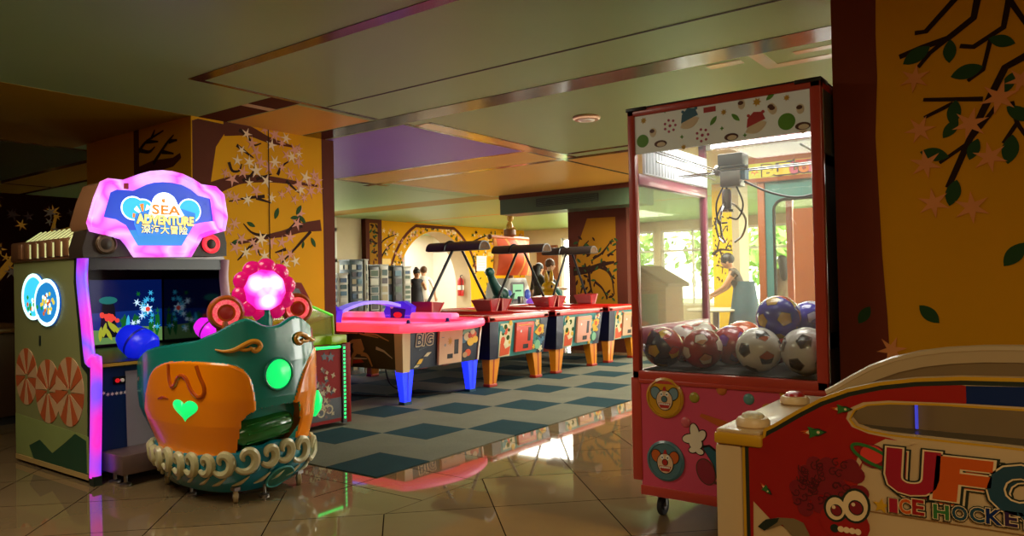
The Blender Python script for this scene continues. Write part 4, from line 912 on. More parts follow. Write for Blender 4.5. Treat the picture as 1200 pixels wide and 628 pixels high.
for x, y, r_, m in ((156, 244, 14, MCY), (168, 246, 13, MCY), (222, 247, 15, MCY), (193, 241, 16, MWH)):
    (a, b), q = cl(x, y, r_); k.decal(circ(a, b, q + .008, 26, q * 1.0 + .008), f_, MWH, 2); k.decal(circ(a, b, q, 26), f_, m, 3)
for x, y in ((168, 249), (193, 243)):
    a, b = mp(x, y)
    for i in range(5):
        q = .25 + i * .66; k.decal([(a, b - .03), (a + .075 * math.cos(q), b - .03 + .09 * math.sin(q)), (a + .075 * math.cos(q + .35), b - .03 + .09 * math.sin(q + .35))], f_, MOR if i % 2 == 0 else MWH, 4)
bx = lambda x0, y0, x1, y1: (mp(x0, y1)[0], mp(x1, y1)[0], mp((x0 + x1) / 2, y1)[1], mp((x0 + x1) / 2, y0)[1])
k.decal([mp(*p) for p in ((158, 251), (180, 243), (207, 243), (228, 250), (229, 262), (222, 275), (162, 276), (157, 262))], f_, MGLO, 5)
k.decal([mp(*p) for p in ((172, 256), (178, 238), (206, 237), (216, 254))], f_, MWH, 6)
k.text('SEA', f_, bx(178, 241, 210, 251.5), MWH, 8, .12); k.text('SEA', f_, bx(178, 241, 210, 251.5), MOR, 9, .035)
k.text('ADVENTURE', f_, bx(160, 253, 226, 263), MDB, 7, .09); k.text('ADVENTURE', f_, bx(160, 253, 226, 263), MYE, 9, .05); k.text('ADVENTURE', f_, bx(160, 253, 226, 263), M('marquee pale yellow', '#ffee90', emit=1.3, ecol='#ffe880'), 10, .025)
k.text('深海大冒险', f_, bx(165, 264, 219, 274), MDB, 7, .05); k.text('深海大冒险', f_, bx(165, 264, 219, 274), M('marquee pale yellow', '#ffee90'), 9, .010)
k.build('marquee_sign', t)
k = MB(); k.prism([(MO[4][0] + .09, MO[5][1] - .045), (MO[5][0] + .02, MO[5][1] - .045), (MO[5][0] + .02, MO[5][1] - .005), (MO[4][0] + .09, MO[4][1] - .01)], f_, .03, .04, M('red sticker', '#a02038', emit=.1)); k.build('sticker', t)
sp = [[mp(*p) for p in ((103, 270), (124, 275), (141, 280), (155, 300), (98, 302), (97, 290))], [mp(*p) for p in ((263, 270), (247, 274), (235, 280), (223, 300), (266, 300), (266, 285))]]
for i, (po, c_) in enumerate(zip(sp, ((124, 286), (247, 286)))):
    k = MB(); k.prism(po, f_, -.2, -.006, HEX); sp_ = k.build('speaker_panel', t); a, b = mp(*c_)
    k = MB(); k.lathe([(.065, -.006), (.068, .012), (.058, .018), (.052, .008)], f_.pt(a, b, 0), (1, 0, 0), M('bronze ring', '#5a4838', .3, .7) if i == 0 else M('red lit ring', '#ff3848', emit=.9, ecol='#ff3040'), 28); k.lathe([(.05, 0), (.03, .012), (.001, .016)], f_.pt(a, b, 0), (1, 0, 0), HEX, 24); k.build('speaker', sp_)
# two lit cannons on the desk
for c_, m1, m2 in (((-5.17, 2.60, .87), M('blue lit cannon', '#1428d8', .3, emit=.55, ecol='#1020e8'), M('blue groove', '#0a1470', .4, emit=.15, ecol='#1020e8')), ((-5.12, 3.10, .93), M('magenta lit cannon', '#d020d8', .3, emit=.9, ecol='#e020e8'), M('magenta groove', '#801088', .4))):
    c_ = Vector(c_); ax = Vector((-.55, -.25, .35)).normalized(); k = MB()
    g = .86 if c_.y < 2.8 else .62; pr = lambda l: [(r_ * g, h_ * g) for r_, h_ in l]; k.lathe(pr([(.10, -.12), (.128, -.09), (.135, -.02), (.132, .0)]), c_, ax, m1, 28); k.lathe(pr([(.132, .0), (.122, .008), (.122, .016), (.130, .022)]), c_, ax, m2, 28); k.lathe(pr([(.130, .022), (.118, .09), (.085, .15), (.05, .165)]), c_, ax, m1, 28)
    k.lathe([(.05, 0), (.05, .1)], (c_.x, c_.y, .772), (0, 0, 1), BLK, 16); k.build('cannon', t)
# steel platform
PLT = M('pinkish steel', '#7a6460', .32, .5); k = MB(); k.box(-5.02, 2.28, .075, -4.75, 3.18, .20, PLT, .008); k.build('platform', t)
for x in (-4.95, -4.81):
    for y in (2.33, 3.12): k = MB(); k.lathe([(.035, 0), (.035, .012), (.012, .02), (.012, .08)], (x, y, 0), (0, 0, 1), STL, 16); k.build('levelling_foot', t)

# ================================================================== the boat seat
HCX, HCY, HA, HB, HE = -4.32, 2.73, .60, .40, 3.2
_th = np.linspace(-PI, PI, 4001)
_px = HA * np.sign(np.cos(_th)) * np.abs(np.cos(_th)) ** (2 / HE); _py = -HB * np.sign(np.sin(_th)) * np.abs(np.sin(_th)) ** (2 / HE)
_L = np.concatenate([[0], np.cumsum(np.hypot(np.diff(_px), np.diff(_py)))]); _L -= np.interp(0, _th, _L); PER = _L[-1] - _L[0]
_KZ = ([.05, .3, .45, .6, .8, .95, 1.1], [.86, .90, .97, 1.0, 1.0, .98, .96])
def hp(p, z, d=0., kz=None):
    """a point of the hull by its distance p round the girth (0 = middle of the stern) and its height z, moved out by d"""
    q = ((p - _L[0]) % PER) + _L[0]; k_ = np.interp(z, *(kz or _KZ))
    a = float(np.interp(q, _L, _px)); b = float(np.interp(q, _L, _py)); a2 = float(np.interp(q + .004, _L, _px)); b2 = float(np.interp(q + .004, _L, _py)); a1 = float(np.interp(q - .004, _L, _px)); b1 = float(np.interp(q - .004, _L, _py))
    if a < 0: k_ *= 1 - float(np.interp(z, [.05, .15, .3, .5], [.28, .27, .19, 0])) * min(1, -a / HA) ** 1.5
    tx, ty = a2 - a1, b2 - b1; l = math.hypot(tx, ty) or 1
    nx, ny = -ty / l, tx / l
    if nx * a + ny * b < 0: nx, ny = -nx, -ny
    return Vector((HCX + k_ * a + nx * d, HCY + k_ * b + ny * d, z))
def ztop(p):
    q = abs(p - .055)
    return float(np.interp(q, [0, .06, .12, .17, .23, .34, .49, .72, .92, 1.06, 1.18, 1.3, 1.72], [1.0, 1.008, 1.04, 1.055, 1.04, .985, .932, .905, .882, .855, .80, .72, .68]))
def sdf(P, poly):
    """signed distance (inside > 0) of points to a closed outline"""
    A = np.array(poly); B = np.roll(A, -1, 0); d = np.full(len(P), 1e9); ins = np.zeros(len(P), bool)
    for a, b in zip(A, B):
        e = b - a; w_ = P - a; h = np.clip((w_ @ e) / (e @ e), 0, 1); d = np.minimum(d, np.hypot(*(w_ - h[:, None] * e).T))
        c_ = ((a[1] > P[:, 1]) != (b[1] > P[:, 1])); ins ^= c_ & (P[:, 0] < (b[0] - a[0]) * (P[:, 1] - a[1]) / (b[1] - a[1] + 1e-12) + a[0])
    return np.where(ins, d, -d)
TEAL = M('teal hull', '#148074', .22, coat=.5, var=.1); ORH = M('orange hull panel', '#ff8c08', .25, coat=.5, var=.06); ORD = M('dark orange drip', '#b04a08', .25, coat=.4); GOLD = M('golden swirl', '#d08c28', .25, coat=.5)
oL = smooth([(1.135, .499), (1.03, .717), (.89, .796), (.70, .822), (.475, .824), (.30, .805), (.216, .74), (.184, .615), (.172, .45), (.18, .3), (.3, .24), (.589, .2), (.95, .2), (1.09, .31)] + [(1.135, .499)], 6)[:-1]
oR = smooth([(-.069, .544), (-.10, .63), (-.156, .745), (-.24, .83), (-.36, .86), (-.48, .84), (-.60, .80), (-.66, .6), (-.62, .3), (-.40, .22), (-.248, .25), (-.135, .296), (-.136, .404), (-.12, .50), (-.069, .544)], 6)[:-1]
opn = [(.284, .295), (.259, .483), (.215, .525), (.159, .542), (.02, .548), (-.112, .546), (-.133, .489), (-.136, .404), (-.08, .334), (-.017, .295)]
t = thing('boat_seat', 'teal and orange boat shaped seat with a lit green heart and a glowing pink flower', 'arcade seat', (HCX, HCY, 0))
nu, nv = 420, 150
PP = np.linspace(_L[0], _L[-1], nu + 1)[:-1]
grid = []; pz = []
for j in range(nv + 1):
    for p in PP:
        z = .16 + (ztop(p) - .16) * j / nv; pz.append((p, z))
pz = np.array(pz); sL = np.maximum(sdf(pz, oL), sdf(pz, oR)); sO = sdf(pz, opn)
ins = np.clip(sL / .014, 0, 1); dd = .011 * ins * ins * (3 - 2 * ins)
k = MB(); vs = [hp(p, z, d) for (p, z), d in zip(pz, dd)]
fo, ft = [], []
for j in range(nv):
    for i in range(nu):
        q = (j * nu + i, j * nu + (i + 1) % nu, (j + 1) * nu + (i + 1) % nu, (j + 1) * nu + i)
        if sum(sO[v] for v in q) > 0: continue
        (fo if sum(sL[v] for v in q) > .012 else ft).append(q)
b0 = len(k.v); k.add(vs, ft, TEAL); kk = k.slot(ORH)
for q in fo: k.f.append(list(q)); k.mi.append(kk)
# rim and inside
rim = []; ni = 140; PI_ = np.linspace(_L[0], _L[-1], ni + 1)[:-1]
for p in PI_:
    zt = ztop(p); rim.append([hp(p, zt, 0), hp(p, zt + .012, -.012), hp(p, zt + .012, -.032), hp(p, zt, -.045), hp(p, .5, -.06), hp(p, .42, -.07)])
vs = [v for r_ in rim for v in r_]; k.add(vs, [(i * 6 + j, ((i + 1) % ni) * 6 + j, ((i + 1) % ni) * 6 + j + 1, i * 6 + j + 1) for i in range(ni) for j in range(5)], TEAL)
k.add([hp(p, .42, -.07) for p in PI_], [tuple(range(ni))], TEAL)
k.build('hull', t, auto=60)
k = MB(); k.box(-4.15, 2.46, .43, -3.86, 3.0, .62, M('seat cushion', '#1a3a8a', .4), .03); k.build('seat', t)
# foot well with a green roller cushion
FW = M('foot well brown', '#a8601a', .4)
k = MB()
inn = [hp(p, z, -.002) for p, z in opn]; n_ = len(opn); back = [v + Vector((-.26, .03, 0)) for v in inn]
k.add(inn + back, [(i, (i + 1) % n_, n_ + (i + 1) % n_, n_ + i) for i in range(n_)] + [tuple(range(n_, 2 * n_))], FW); k.build('foot_well', t)
k = MB(); GR = M('green roller', '#1c6e2c', .22, coat=.6, var=.3, scale=3); pr = [(.001, -.19), (.05, -.185), (.075, -.15), (.085, -.06), (.085, .06), (.075, .15), (.05, .185), (.001, .19)]
k.lathe(pr, (-3.84, 2.66, .41), Vector((0.06, 1, .10)), GR, 26)
for i in range(9):
    a = i * 2 * PI / 9; k.tube([Vector((-3.84 + .083 * math.cos(a) + q * .06, 2.66 + q, .41 + .083 * math.sin(a) + q * .1)) for q in (-.14, -.05, .05, .14)], .006, GR, 5)
k.build('cushion_roller', t)
# relief decorations laid on the hull
def on_hull(poly, d0, d1, m, name, n_sub=1):
    k = MB(); k.add([hp(a, b, d1) for a, b in poly] + [hp(a, b, d0) for a, b in poly], [], m); n = len(poly)
    tr_ = tessellate_polygon([[Vector((a, b, 0)) for a, b in poly]]); s_ = k.slot(m)
    for f in tr_: k.f.append(list(f)); k.mi.append(s_)
    for i in range(n): k.f.append([i, (i + 1) % n, n + (i + 1) % n, n + i]); k.mi.append(s_)
    return k.build(name, t)
GH = M('green lit lens', '#20f080', .25, emit=1.0, ecol='#10e86c')
k = MB(); cx, cz = .637, .535
hpts = heart(0, 0, 1.0); rings = 6; vs = [hp(cx, cz, .030)]
for r_ in range(1, rings + 1):
    f = r_ / rings; vs += [hp(cx + a * f * .125, cz + .01 + b * f * .075, .012 + .018 * (1 - f ** 2.5)) for a, b in hpts]
n = len(hpts); k.add(vs, [(0, 1 + i, 1 + (i + 1) % n) for i in range(n)] + [(1 + r_ * n + i, 1 + r_ * n + (i + 1) % n, 1 + (r_ + 1) * n + (i + 1) % n, 1 + (r_ + 1) * n + i) for r_ in range(rings - 1) for i in range(n)], GH); k.build('heart_light', t)
k = MB(); vs = [hp(.035, .731, .025)]; n = 32
for r_ in range(1, 6):
    f = r_ / 5; vs += [hp(.035 + .089 * f * math.cos(2 * PI * i / n), .731 + .089 * f * math.sin(2 * PI * i / n), .004 + .02 * (1 - f * f)) for i in range(n)]
k.add(vs, [(0, 1 + i, 1 + (i + 1) % n) for i in range(n)] + [(1 + r_ * n + i, 1 + r_ * n + (i + 1) % n, 1 + (r_ + 1) * n + (i + 1) % n, 1 + (r_ + 1) * n + i) for r_ in range(4) for i in range(n)], GH); k.build('round_light', t)
k = MB(); k.tube([hp(.035 + .093 * math.cos(a), .731 + .093 * math.sin(a), .006) for a in np.linspace(0, 2 * PI, 33)[:-1]], .008, TEAL, 8, closed=True); k.build('light_rim', t)
for s_ in (1, -1):
    k = MB(); o_ = 0 if s_ > 0 else .052
    k.tube([hp(s_ * (a - o_), b + .4 * o_, .008) for a, b in smooth([(.40, .893), (.345, .883), (.29, .89), (.245, .912), (.20, .932), (.165, .928), (.15, .908), (.158, .888), (.178, .878), (.192, .885), (.192, .898)], 5)], [.004 + .011 * min(1, i / 12) for i in range(51)], GOLD, 8)
    k.tube([hp(s_ * (a - o_), b + .4 * o_, .007) for a, b in smooth([(.275, .898), (.245, .886), (.215, .888), (.2, .9)], 5)], .010, GOLD, 8); k.build('swirl', t)
k = MB(); k.tube([hp(a, b, .012) for a, b in smooth([(.79, .80), (.785, .72), (.76, .67), (.725, .68), (.69, .725), (.655, .738), (.61, .72), (.57, .66), (.52, .622), (.478, .635), (.47, .68), (.50, .74), (.525, .80)], 5)], .012, ORD, 8)
k.tube([hp(a, b, .012) for a, b in smooth([(.92, .585), (.86, .60), (.80, .593)], 4)], [.003, .004, .006, .007, .007, .006, .005, .004, .003], ORD, 6); k.build('drip', t)
GS = [hp(-.34, z, .012) for z in (.42, .47, .53, .58)]
k = MB(); k.tube(GS, [.015, .04, .04, .012], GH, 12); k.build('side_light', t)
# waves round the foot
WAV = M('wave teal', '#178098', .22, coat=.5, var=.2, scale=4); FOAM = M('wave foam tan', '#bcb488', .35, coat=.3)
KB = ([.05, .12, .2, .3, .4], [.76, .885, .945, .94, .92])
k = MB(); nb = 520; PB_ = np.linspace(_L[0], _L[-1], nb + 1)[:-1]
rows = []
for p in PB_:
    w_ = .005 * math.sin(p * 2 * PI / .16); zt = .27 + w_ + .05 * math.exp(-((abs(p) - .0) / .35) ** 2)
    rows.append([hp(p, z, 0, KB) for z in np.linspace(.05, zt, 9)] + [hp(p, zt + .012, -.03, KB), hp(p, zt - .02, -.09, KB)])
k.add([v for r_ in rows for v in r_], [(i * 11 + j, ((i + 1) % nb) * 11 + j, ((i + 1) % nb) * 11 + j + 1, i * 11 + j + 1) for i in range(nb) for j in range(10)], WAV)
k.add([r_[0] for r_ in rows], [tuple(range(nb))], WAV); w0 = k.build('wave_base', t)
k = MB(); i = 0; p = 1.5
while p > -1.35:
    if not -.16 < p < .09 or True:
        big = .9 + .3 * rnd.random(); z0 = .205 + .02 * rnd.random() + .045 * math.exp(-(p / .35) ** 2); r_ = .080 * big
        pts = []
        for q in range(26):
            a = -2.5 + q * .26; rr = r_ * (1 - q / 30); pts.append((p + rr * math.cos(PI - a) * .85, z0 + .015 + rr * math.sin(a) * .95))
        k.tube([hp(a, b, .012, KB) for a, b in pts], [.007 + .021 * math.sin(PI * min(1, (q + 1) / 26) ** .8) for q in range(26)], FOAM, 7)
        k.tube([hp(a, b, .008, KB) for a, b in smooth([(p + .08, .10), (p + .03, .12), (p - .02, .155)], 4)], [.003, .006, .008, .01, .011, .01, .008, .006, .003], FOAM, 6)
        k.tube([hp(a, b, .006, KB) for a, b in smooth([(p + .11, .16), (p + .07, .2), (p + .06, .25)], 4)], [.003, .008, .012, .014, .014, .012, .01, .008, .005], WAV, 6)
    p -= .125 * big
k.build('wave_curls', w0)
k = MB(); k.add([hp(-.02 + a, .105 + b, .016, KB) for a, b in [(.0, 0)] + circ(0, 0, .10, 28, .065)], [(0, 1 + i, 1 + (i + 1) % 28) for i in range(28)], M('green wave badge', '#106a58', .3, coat=.5)); k.tube([hp(-.02 + a, .105 + b, .016, KB) for a, b in circ(0, 0, .10, 28, .065)], .006, M('badge cyan rim', '#4aa0a0', .3), 6, closed=True)
k.build('wave_badge', w0)
for x, y in ((-3.87, 2.5), (-3.88, 2.95), (-4.62, 2.5), (-4.62, 2.95)):
    k = MB(); k.lathe([(.034, -.013), (.038, -.009), (.038, .009), (.034, .013)], (x, y, .038), (.5, .86, 0), M('castor cream', '#a89468', .5), 22); k.lathe([(.014, -.018), (.014, .018)], (x, y, .038), (.5, .86, 0), STL, 12)
    k.box(x - .02, y - .02, .07, x + .02, y + .02, .09, STL); k.build('caster', t)
for x, y in ((-3.85, 2.68), (-4.25, 2.45)):
    k = MB(); k.lathe([(.028, 0), (.028, .01), (.009, .016), (.009, .085)], (x, y, 0), (0, 0, 1), STL, 16); k.build('levelling_foot', t)
# flower and speakers above the stern
FLM = M('flower magenta', '#c00c68', .2, emit=.5, ecol='#e80868', coat=.5); FLC = M('flower heart', '#ff50e0', .25, emit=1.7, ecol='#ff40e8'); FLW = M('flower bulb', '#ffd8ff', .25, emit=4.0, ecol='#ffb8ff')
fc = Vector((-4.02, 2.815, 1.225)); FXD = Vector((.90, -.44, 0)).normalized(); EY = Vector((.44, .90, 0)).normalized(); EZ = Vector((0, 0, 1))
RM = Matrix((EY, EZ, FXD)).transposed()
k = MB()
for i in range(10):
    a = i * 2 * PI / 10 + .2; c_ = fc + EY * .135 * math.cos(a) + EZ * .14 * math.sin(a); k.ell(c_, (.062, .062, .05), FLM, 16, 10, RM)
k.ell(fc, (.14, .145, .06), FLM, 24, 12, RM); fl = k.build('flower_lamp', t)
def flower_lens():
    """frosted lens with three bulbs glowing behind it"""
    m, N, L = nmat('flower lens'); o = N.new('ShaderNodeOutputMaterial'); b = N.new('ShaderNodeBsdfPrincipled'); L.new(b.outputs[0], o.inputs[0])
    tc = N.new('ShaderNodeTexCoord'); tot = None
    for dx, dz in ((-.052, .04), (.06, .045), (.012, -.068)):
        d = N.new('ShaderNodeVectorMath'); d.operation = 'DISTANCE'; L.new(tc.outputs['Object'], d.inputs[0]); d.inputs[1].default_value = fc + FXD * .075 + EY * dx + EZ * dz - Vector((HCX, HCY, 0))
        g = mathn(N, L, 'SUBTRACT', 1., mathn(N, L, 'DIVIDE', d.outputs['Value'], .085)); g = mathn(N, L, 'MAXIMUM', g, 0.); tot = g if tot is None else mathn(N, L, 'ADD', tot, g)
    r = N.new('ShaderNodeValToRGB'); L.new(tot, r.inputs[0]); e = r.color_ramp.elements; e[0].position = .0; e[0].color = (.75, .01, .42, 1); e[1].position = .62; e[1].color = (1, .85, 1, 1); q = e.new(.28); q.color = (1, .12, .8, 1)
    L.new(r.outputs[0], b.inputs['Emission Color']); b.inputs['Emission Strength'].default_value = 1.35; b.inputs['Base Color'].default_value = (.5, .02, .3, 1); b.inputs['Roughness'].default_value = .3
    return m
k = MB(); k.ell(fc + FXD * .03, (.128, .132, .055), flower_lens(), 32, 18, RM); k.build('flower_heart', fl)
k = MB(); k.tube([(-4.02, 2.815, .98), (-4.02, 2.815, 1.12)], .05, TEAL, 12); k.build('flower_post', t)
for c_, r_ in (((-3.98, 2.525, 1.095), .09), ((-3.98, 3.035, 1.10), .085)):
    c_ = Vector(c_); k = MB(); k.lathe([(r_ * .8, -.08), (r_ * 1.15, -.06), (r_ * 1.18, -.01), (r_ * 1.02, .012)], c_, FXD, M('orange speaker shell', '#b85a10', .3, coat=.4), 26)
    k.box(c_.x - .06, c_.y - .03, .97, c_.x + .02, c_.y + .03, c_.z - .05, M('orange speaker shell', '#b85a10')); s_ = k.build('speaker', t)
    k = MB(); k.lathe([(r_ * .86, .0), (r_ * .86, .016), (r_ * .58, .02), (r_ * .58, .0)], c_, FXD, M_led('speaker red LED', ['#ff1020', '#ff7060', '#e00818', '#ff9080'], .9, scale=40), 30); k.build('led_ring', s_)
    k = MB(); k.lathe([(r_ * .55, .004), (r_ * .3, .02), (.001, .024)], c_, FXD, M('speaker cone red', '#5a1814', .5, emit=.12, ecol='#ff3020'), 22); k.build('cone', s_)

# ================================================================== red ticket machine behind the boat
MRED = M('dark red cabinet', '#7a1410', .5, var=.15, spec=.12); t = thing('ticket_game', 'dark red ticket game with a green LED edge behind the boat seat', 'arcade machine', (-5.5, 4.1, 0))
GLD_ = M('green LED dots', '#20ff70', emit=2.0, ecol='#10f060'); k = MB(); k.box(-6.0, 3.66, .05, -5.115, 4.40, .70, MRED); f_ = FX(-5.115)
SPL = M('cream splash print', '#a89878', .6, var=.3, scale=20, spec=.12); k.decal(rect(3.7, .08, 4.36, .26), f_, DRK, 1)
for i in range(70):
    a, b = 4.14 + rnd.gauss(0, .07), .30 + rnd.gauss(0, .09)
    if .1 < b < .62 and 3.75 < a < 4.33: k.decal(star(a, b, .016 + .03 * rnd.random(), .012, 4, rnd.random() * 3), f_, rnd.choice((SPL, SPL, BRWN, DRK)), 2 + i % 4)
for a, b in ((4.13, .15), (4.22, .17)): k.decal(circ(a, b, .04, 14), f_, SPL, 2); k.decal(circ(a, b, .025, 12), f_, DRK, 3)
k.decal(star(4.24, .62, .05, .02, 5), f_, DRK, 3); k.decal(star(4.17, .63, .04, .02, 5), f_, DRK, 3)
k.build('body', t)
k = MB(); k.box(-6.0, 4.40, .03, -5.10, 4.455, .73, MRED, .006); k.box(-5.13, 4.36, .03, -5.098, 4.40, .72, DRK)
k.build('corner_post', t)
k = MB()
for i in range(19): k.box(-5.098, 4.372, .07 + i * .034, -5.094, 4.388, .088 + i * .034, GLD_)
k.tube([(-5.105, 3.8, .712), (-5.105, 4.34, .702)], .012, GLD_, 8); k.build('led_strip', t)
k = MB(); k.box(-6.0, 3.66, .70, -5.2, 4.38, .72, MRED); YG = M('yellow green lit deck', '#7a8a18', .3, emit=.12, ecol='#a0c020'); k.box(-5.95, 3.7, .72, -5.22, 4.36, .80, YG, .01); k.box(-5.6, 4.28, .72, -5.15, 4.46, .80, YG, .01)
k.build('deck', t)
k = MB(); CAN = M_glass('green tinted canopy', (.72, .8, .35), .12, .1)
k.hexa([(-5.9, 3.72, .80), (-5.24, 3.72, .80), (-5.24, 4.38, .80), (-5.9, 4.38, .80), (-5.9, 3.72, 1.2), (-5.24, 3.80, 1.18), (-5.24, 4.36, .98), (-5.9, 4.36, .98)], CAN)
k.build('canopy', t)
k = MB(); k.tube([(-5.24, 3.95, 1.14), (-5.24, 4.37, .975)], .012, M('green edge light', '#60d030', emit=.5), 8); k.tube([(-5.24, 4.37, .975), (-5.24, 4.38, .80)], .012, YG, 8); k.build('canopy_rail', t)
k = MB(); k.prism([(3.72, 1.0), (4.04, 1.0), (4.06, 1.14), (3.98, 1.27), (3.74, 1.29)], FX(-5.16), -.3, 0, MRED); k.prism([(3.80, 1.14), (4.0, 1.13), (3.95, 1.22), (3.82, 1.24)], FX(-5.16), 0, .004, DRK)
k.decal(star(3.90, 1.18, .04, .016, 5), FX(-5.155), BRWN, 1); k.box(-5.157, 3.76, 1.085, -5.15, 4.04, 1.10, M('gold lit trim', '#c89030', emit=.15)); k.build('head_sign', t)
# ================================================================== air hockey tables
TRED = M('table red rail', '#c01c14', .28, coat=.5); TNAV = M('navy corner', '#10142e', .4, coat=.3); TLEG = M('orange leg', '#d88414', .3, coat=.4); TLR = M('red leg stripe', '#a02a14', .4); TEALP = M('teal sea print', '#2f7a78', .4, var=.35, scale=6); CRP = M('cream print', '#cfc39a', .45, var=.3, scale=9); ORP = M('orange print', '#c8481c', .45); YEP = M('yellow print', '#d8a830', .45); PUP = M('violet print', '#5a4a90', .45); TOPW = M('white play field', '#cfd0c4', .15, coat=.4); BLU2 = M('blue side print', '#1c1c70', .4, var=.4, scale=5)
POLE = M('black pole', '#17161a', .3, .5); MAR = M('maroon bracket', '#8c0a16', .4, coat=.15)
def hockey_table(Y0, Y1, label, coin, seed, XF=-5.33):
    r = random.Random(seed); XBk = XF - 2.25; yc = (Y0 + Y1) / 2
    t = thing('hockey_table', label, 'air hockey table', ((XF + XBk) / 2, yc, .006), 'red railed air hockey tables')
    zb, zt = .34, .775
    k = MB(); a0, a1 = Y0 + .03, Y1 - .03
    k.hexa([(XBk + .04, a0 + .05, zb), (XF - .07, a0 + .05, zb), (XF - .07, a1 - .05, zb), (XBk + .04, a1 - .05, zb), (XBk + .02, a0, zt), (XF - .02, a0, zt), (XF - .02, a1, zt), (XBk + .02, a1, zt)], BLU2)
    k.build('body', t)
    # printed end with the coin box
    up = Vector((.05, 0, zt - zb)).normalized(); f_ = Fr((XF - .07, 0, zb), (0, 1, 0), up); H_ = (zt - zb) * 1.005; w = Y1 - Y0
    k = MB(); k.prism([(a0 + .05, .0), (a1 - .05, .0), (a1, H_), (a0, H_)], f_, 0, .012, TEALP)
    g = Fr(f_.pt(0, 0, .018), f_.ex, f_.ey)
    k.decal([(a0 + .2, .01), (a0 + .42, .01), (a0 + .45, H_ - .03), (a0 + .2, H_ - .03)], g, CRP, 1)
    for i in range(16): k.decal(circ(a0 + .21 + r.random() * .22, .15 + r.random() * .26, .02 + .02 * r.random(), 10), g, r.choice((CRP, YEP, TEALP, ORP, GRN)), 2 + i % 3)
    k.decal([(a0 + .22, .02), (a0 + .40, .03), (a0 + .42, .13), (a0 + .32, .10), (a0 + .26, .19), (a0 + .22, .17)], g, ORP, 6)
    for i in range(26): k.decal(blossom(a1 - .08 - r.random() * .28, .03 + r.random() * .37, .02 + .03 * r.random(), r.random() * 3, 5), g, r.choice((TEALP, CRP, YEP, ORP, BLUD, M('pale teal print', '#6aa898', .45))), 1 + i % 4)
    k.decal([(a1 - .28, .26), (a1 - .16, .36), (a1 - .08, .33), (a1 - .12, .25), (a1 - .2, .22)], g, YEP, 6); k.decal(circ(a1 - .17, .29, .035, 14), g, ORP, 7); k.decal(circ(a1 - .2, .1, .06, 16), g, M('pale green ball print', '#7ab08a', .45), 6)
    k.build('end_panel', t)
    for ya, s_ in ((a0, 1), (a1, -1)):
        for xx, sx in ((XF - .02, 1), (XBk + .02, -1)):
            k = MB(); b_ = .05 * s_; dx = .05 * sx
            k.hexa([(xx - dx - .02 * sx + .0, ya + b_ - .006 * s_, zb - .01), (xx - dx + .016 * sx, ya + b_ - .006 * s_, zb - .01), (xx - dx + .016 * sx, ya + b_ + .15 * s_, zb - .01), (xx - dx - .16 * sx, ya + b_ - .006 * s_, zb - .01),
                    (xx - .16 * sx, ya - .006 * s_, zt), (xx + .016 * sx, ya - .006 * s_, zt), (xx + .016 * sx, ya + .16 * s_, zt), (xx - .16 * sx, ya - .006 * s_, zt)], TNAV)
            k.build('corner_guard', t)
    k = MB(); cb0, cb1 = yc - .10, yc + .25; g2 = Fr(f_.pt(0, 0, .018), f_.ex, f_.ey); k.prism([(cb0, .05), (cb1, .05), (cb1 + .01, H_ - .03), (cb0 - .01, H_ - .03)], g2, 0, .03, coin)
    g3 = Fr(f_.pt(0, 0, .0485), f_.ex, f_.ey); k.decal(rect(cb1 - .11, .17, cb1 - .05, .34), g3, BLK, 1); k.decal(rect(cb1 - .20, .08, cb1 - .09, .135), g3, BLK, 1); k.decal(circ(cb0 + .09, .30, .016, 12), g3, WHT, 1); k.decal(rect(cb0 + .03, .37, cb1 - .03, .378), g3, YEP, 1)
    k.build('coin_box', t)
    # rails and play field
    k = MB()
    for ya, yb in ((Y0, Y0 + .13), (Y1 - .13, Y1)): k.box(XBk, ya, zt - .005, XF, yb, zt + .07, TRED, .018)
    for xa, xb in ((XBk, XBk + .14), (XF - .14, XF)): k.box(xa, Y0, zt - .005, xb, Y1, zt + .07, TRED, .018)
    k.tube([(XF - .01, Y0 + .03, zt + .05), (XF - .01, Y1 - .03, zt + .05)], .012, M('pale rail strip', '#e0a090', .3), 6)
    k.build('rail', t)
    k = MB(); k.box(XBk + .13, Y0 + .12, zt, XF - .13, Y1 - .12, zt + .02, TOPW); k.decal(circ((XF + XBk) / 2, yc, .25, 30), FU(zt + .02), TRED, 1, holes=[circ((XF + XBk) / 2, yc, .235, 30)]); k.decal(rect((XF + XBk) / 2 - .008, Y0 + .13, (XF + XBk) / 2 + .008, Y1 - .13), FU(zt + .02), TRED, 2); k.build('play_field', t)
    for ya, s_ in ((a0 + .06, 1), (a1 - .06, -1)):
        for xx, sx in ((XF - .07, 1), (XBk + .07, -1)):
            k = MB(); sp_ = .035 * s_ if s_ < 0 else -.0
            top_ = [(xx - .12 * sx, ya, zb), (xx, ya, zb), (xx, ya + .2 * s_, zb), (xx - .12 * sx, ya + .2 * s_, zb)]
            bot = [(xx - .09 * sx, ya - .0 * s_, .03), (xx - .01 * sx, ya, .03), (xx - .01 * sx, ya + .13 * s_, .03), (xx - .09 * sx, ya + .13 * s_, .03)]
            k.hexa(bot + top_, TLEG)
            q0, q1 = ya + .055 * s_, ya + .08 * s_
            k.add([(xx + .002 * sx - .01 * sx, q0, .03), (xx + .002 * sx - .01 * sx, q1, .03), (xx + .002 * sx, q1 + .015 * s_, zb), (xx + .002 * sx, q0 + .015 * s_, zb)], [(0, 1, 2, 3)], TLR)
            k.box(xx - .10 * sx, ya - .008 * s_, .0, xx - .0, ya + .14 * s_, .035, TLR, .006)
            for i in range(len(k.v)): k.v[i].z += .006
            k.build('leg', t)
    # overhead score bar on two leaning poles
    xm = XF - 1.0
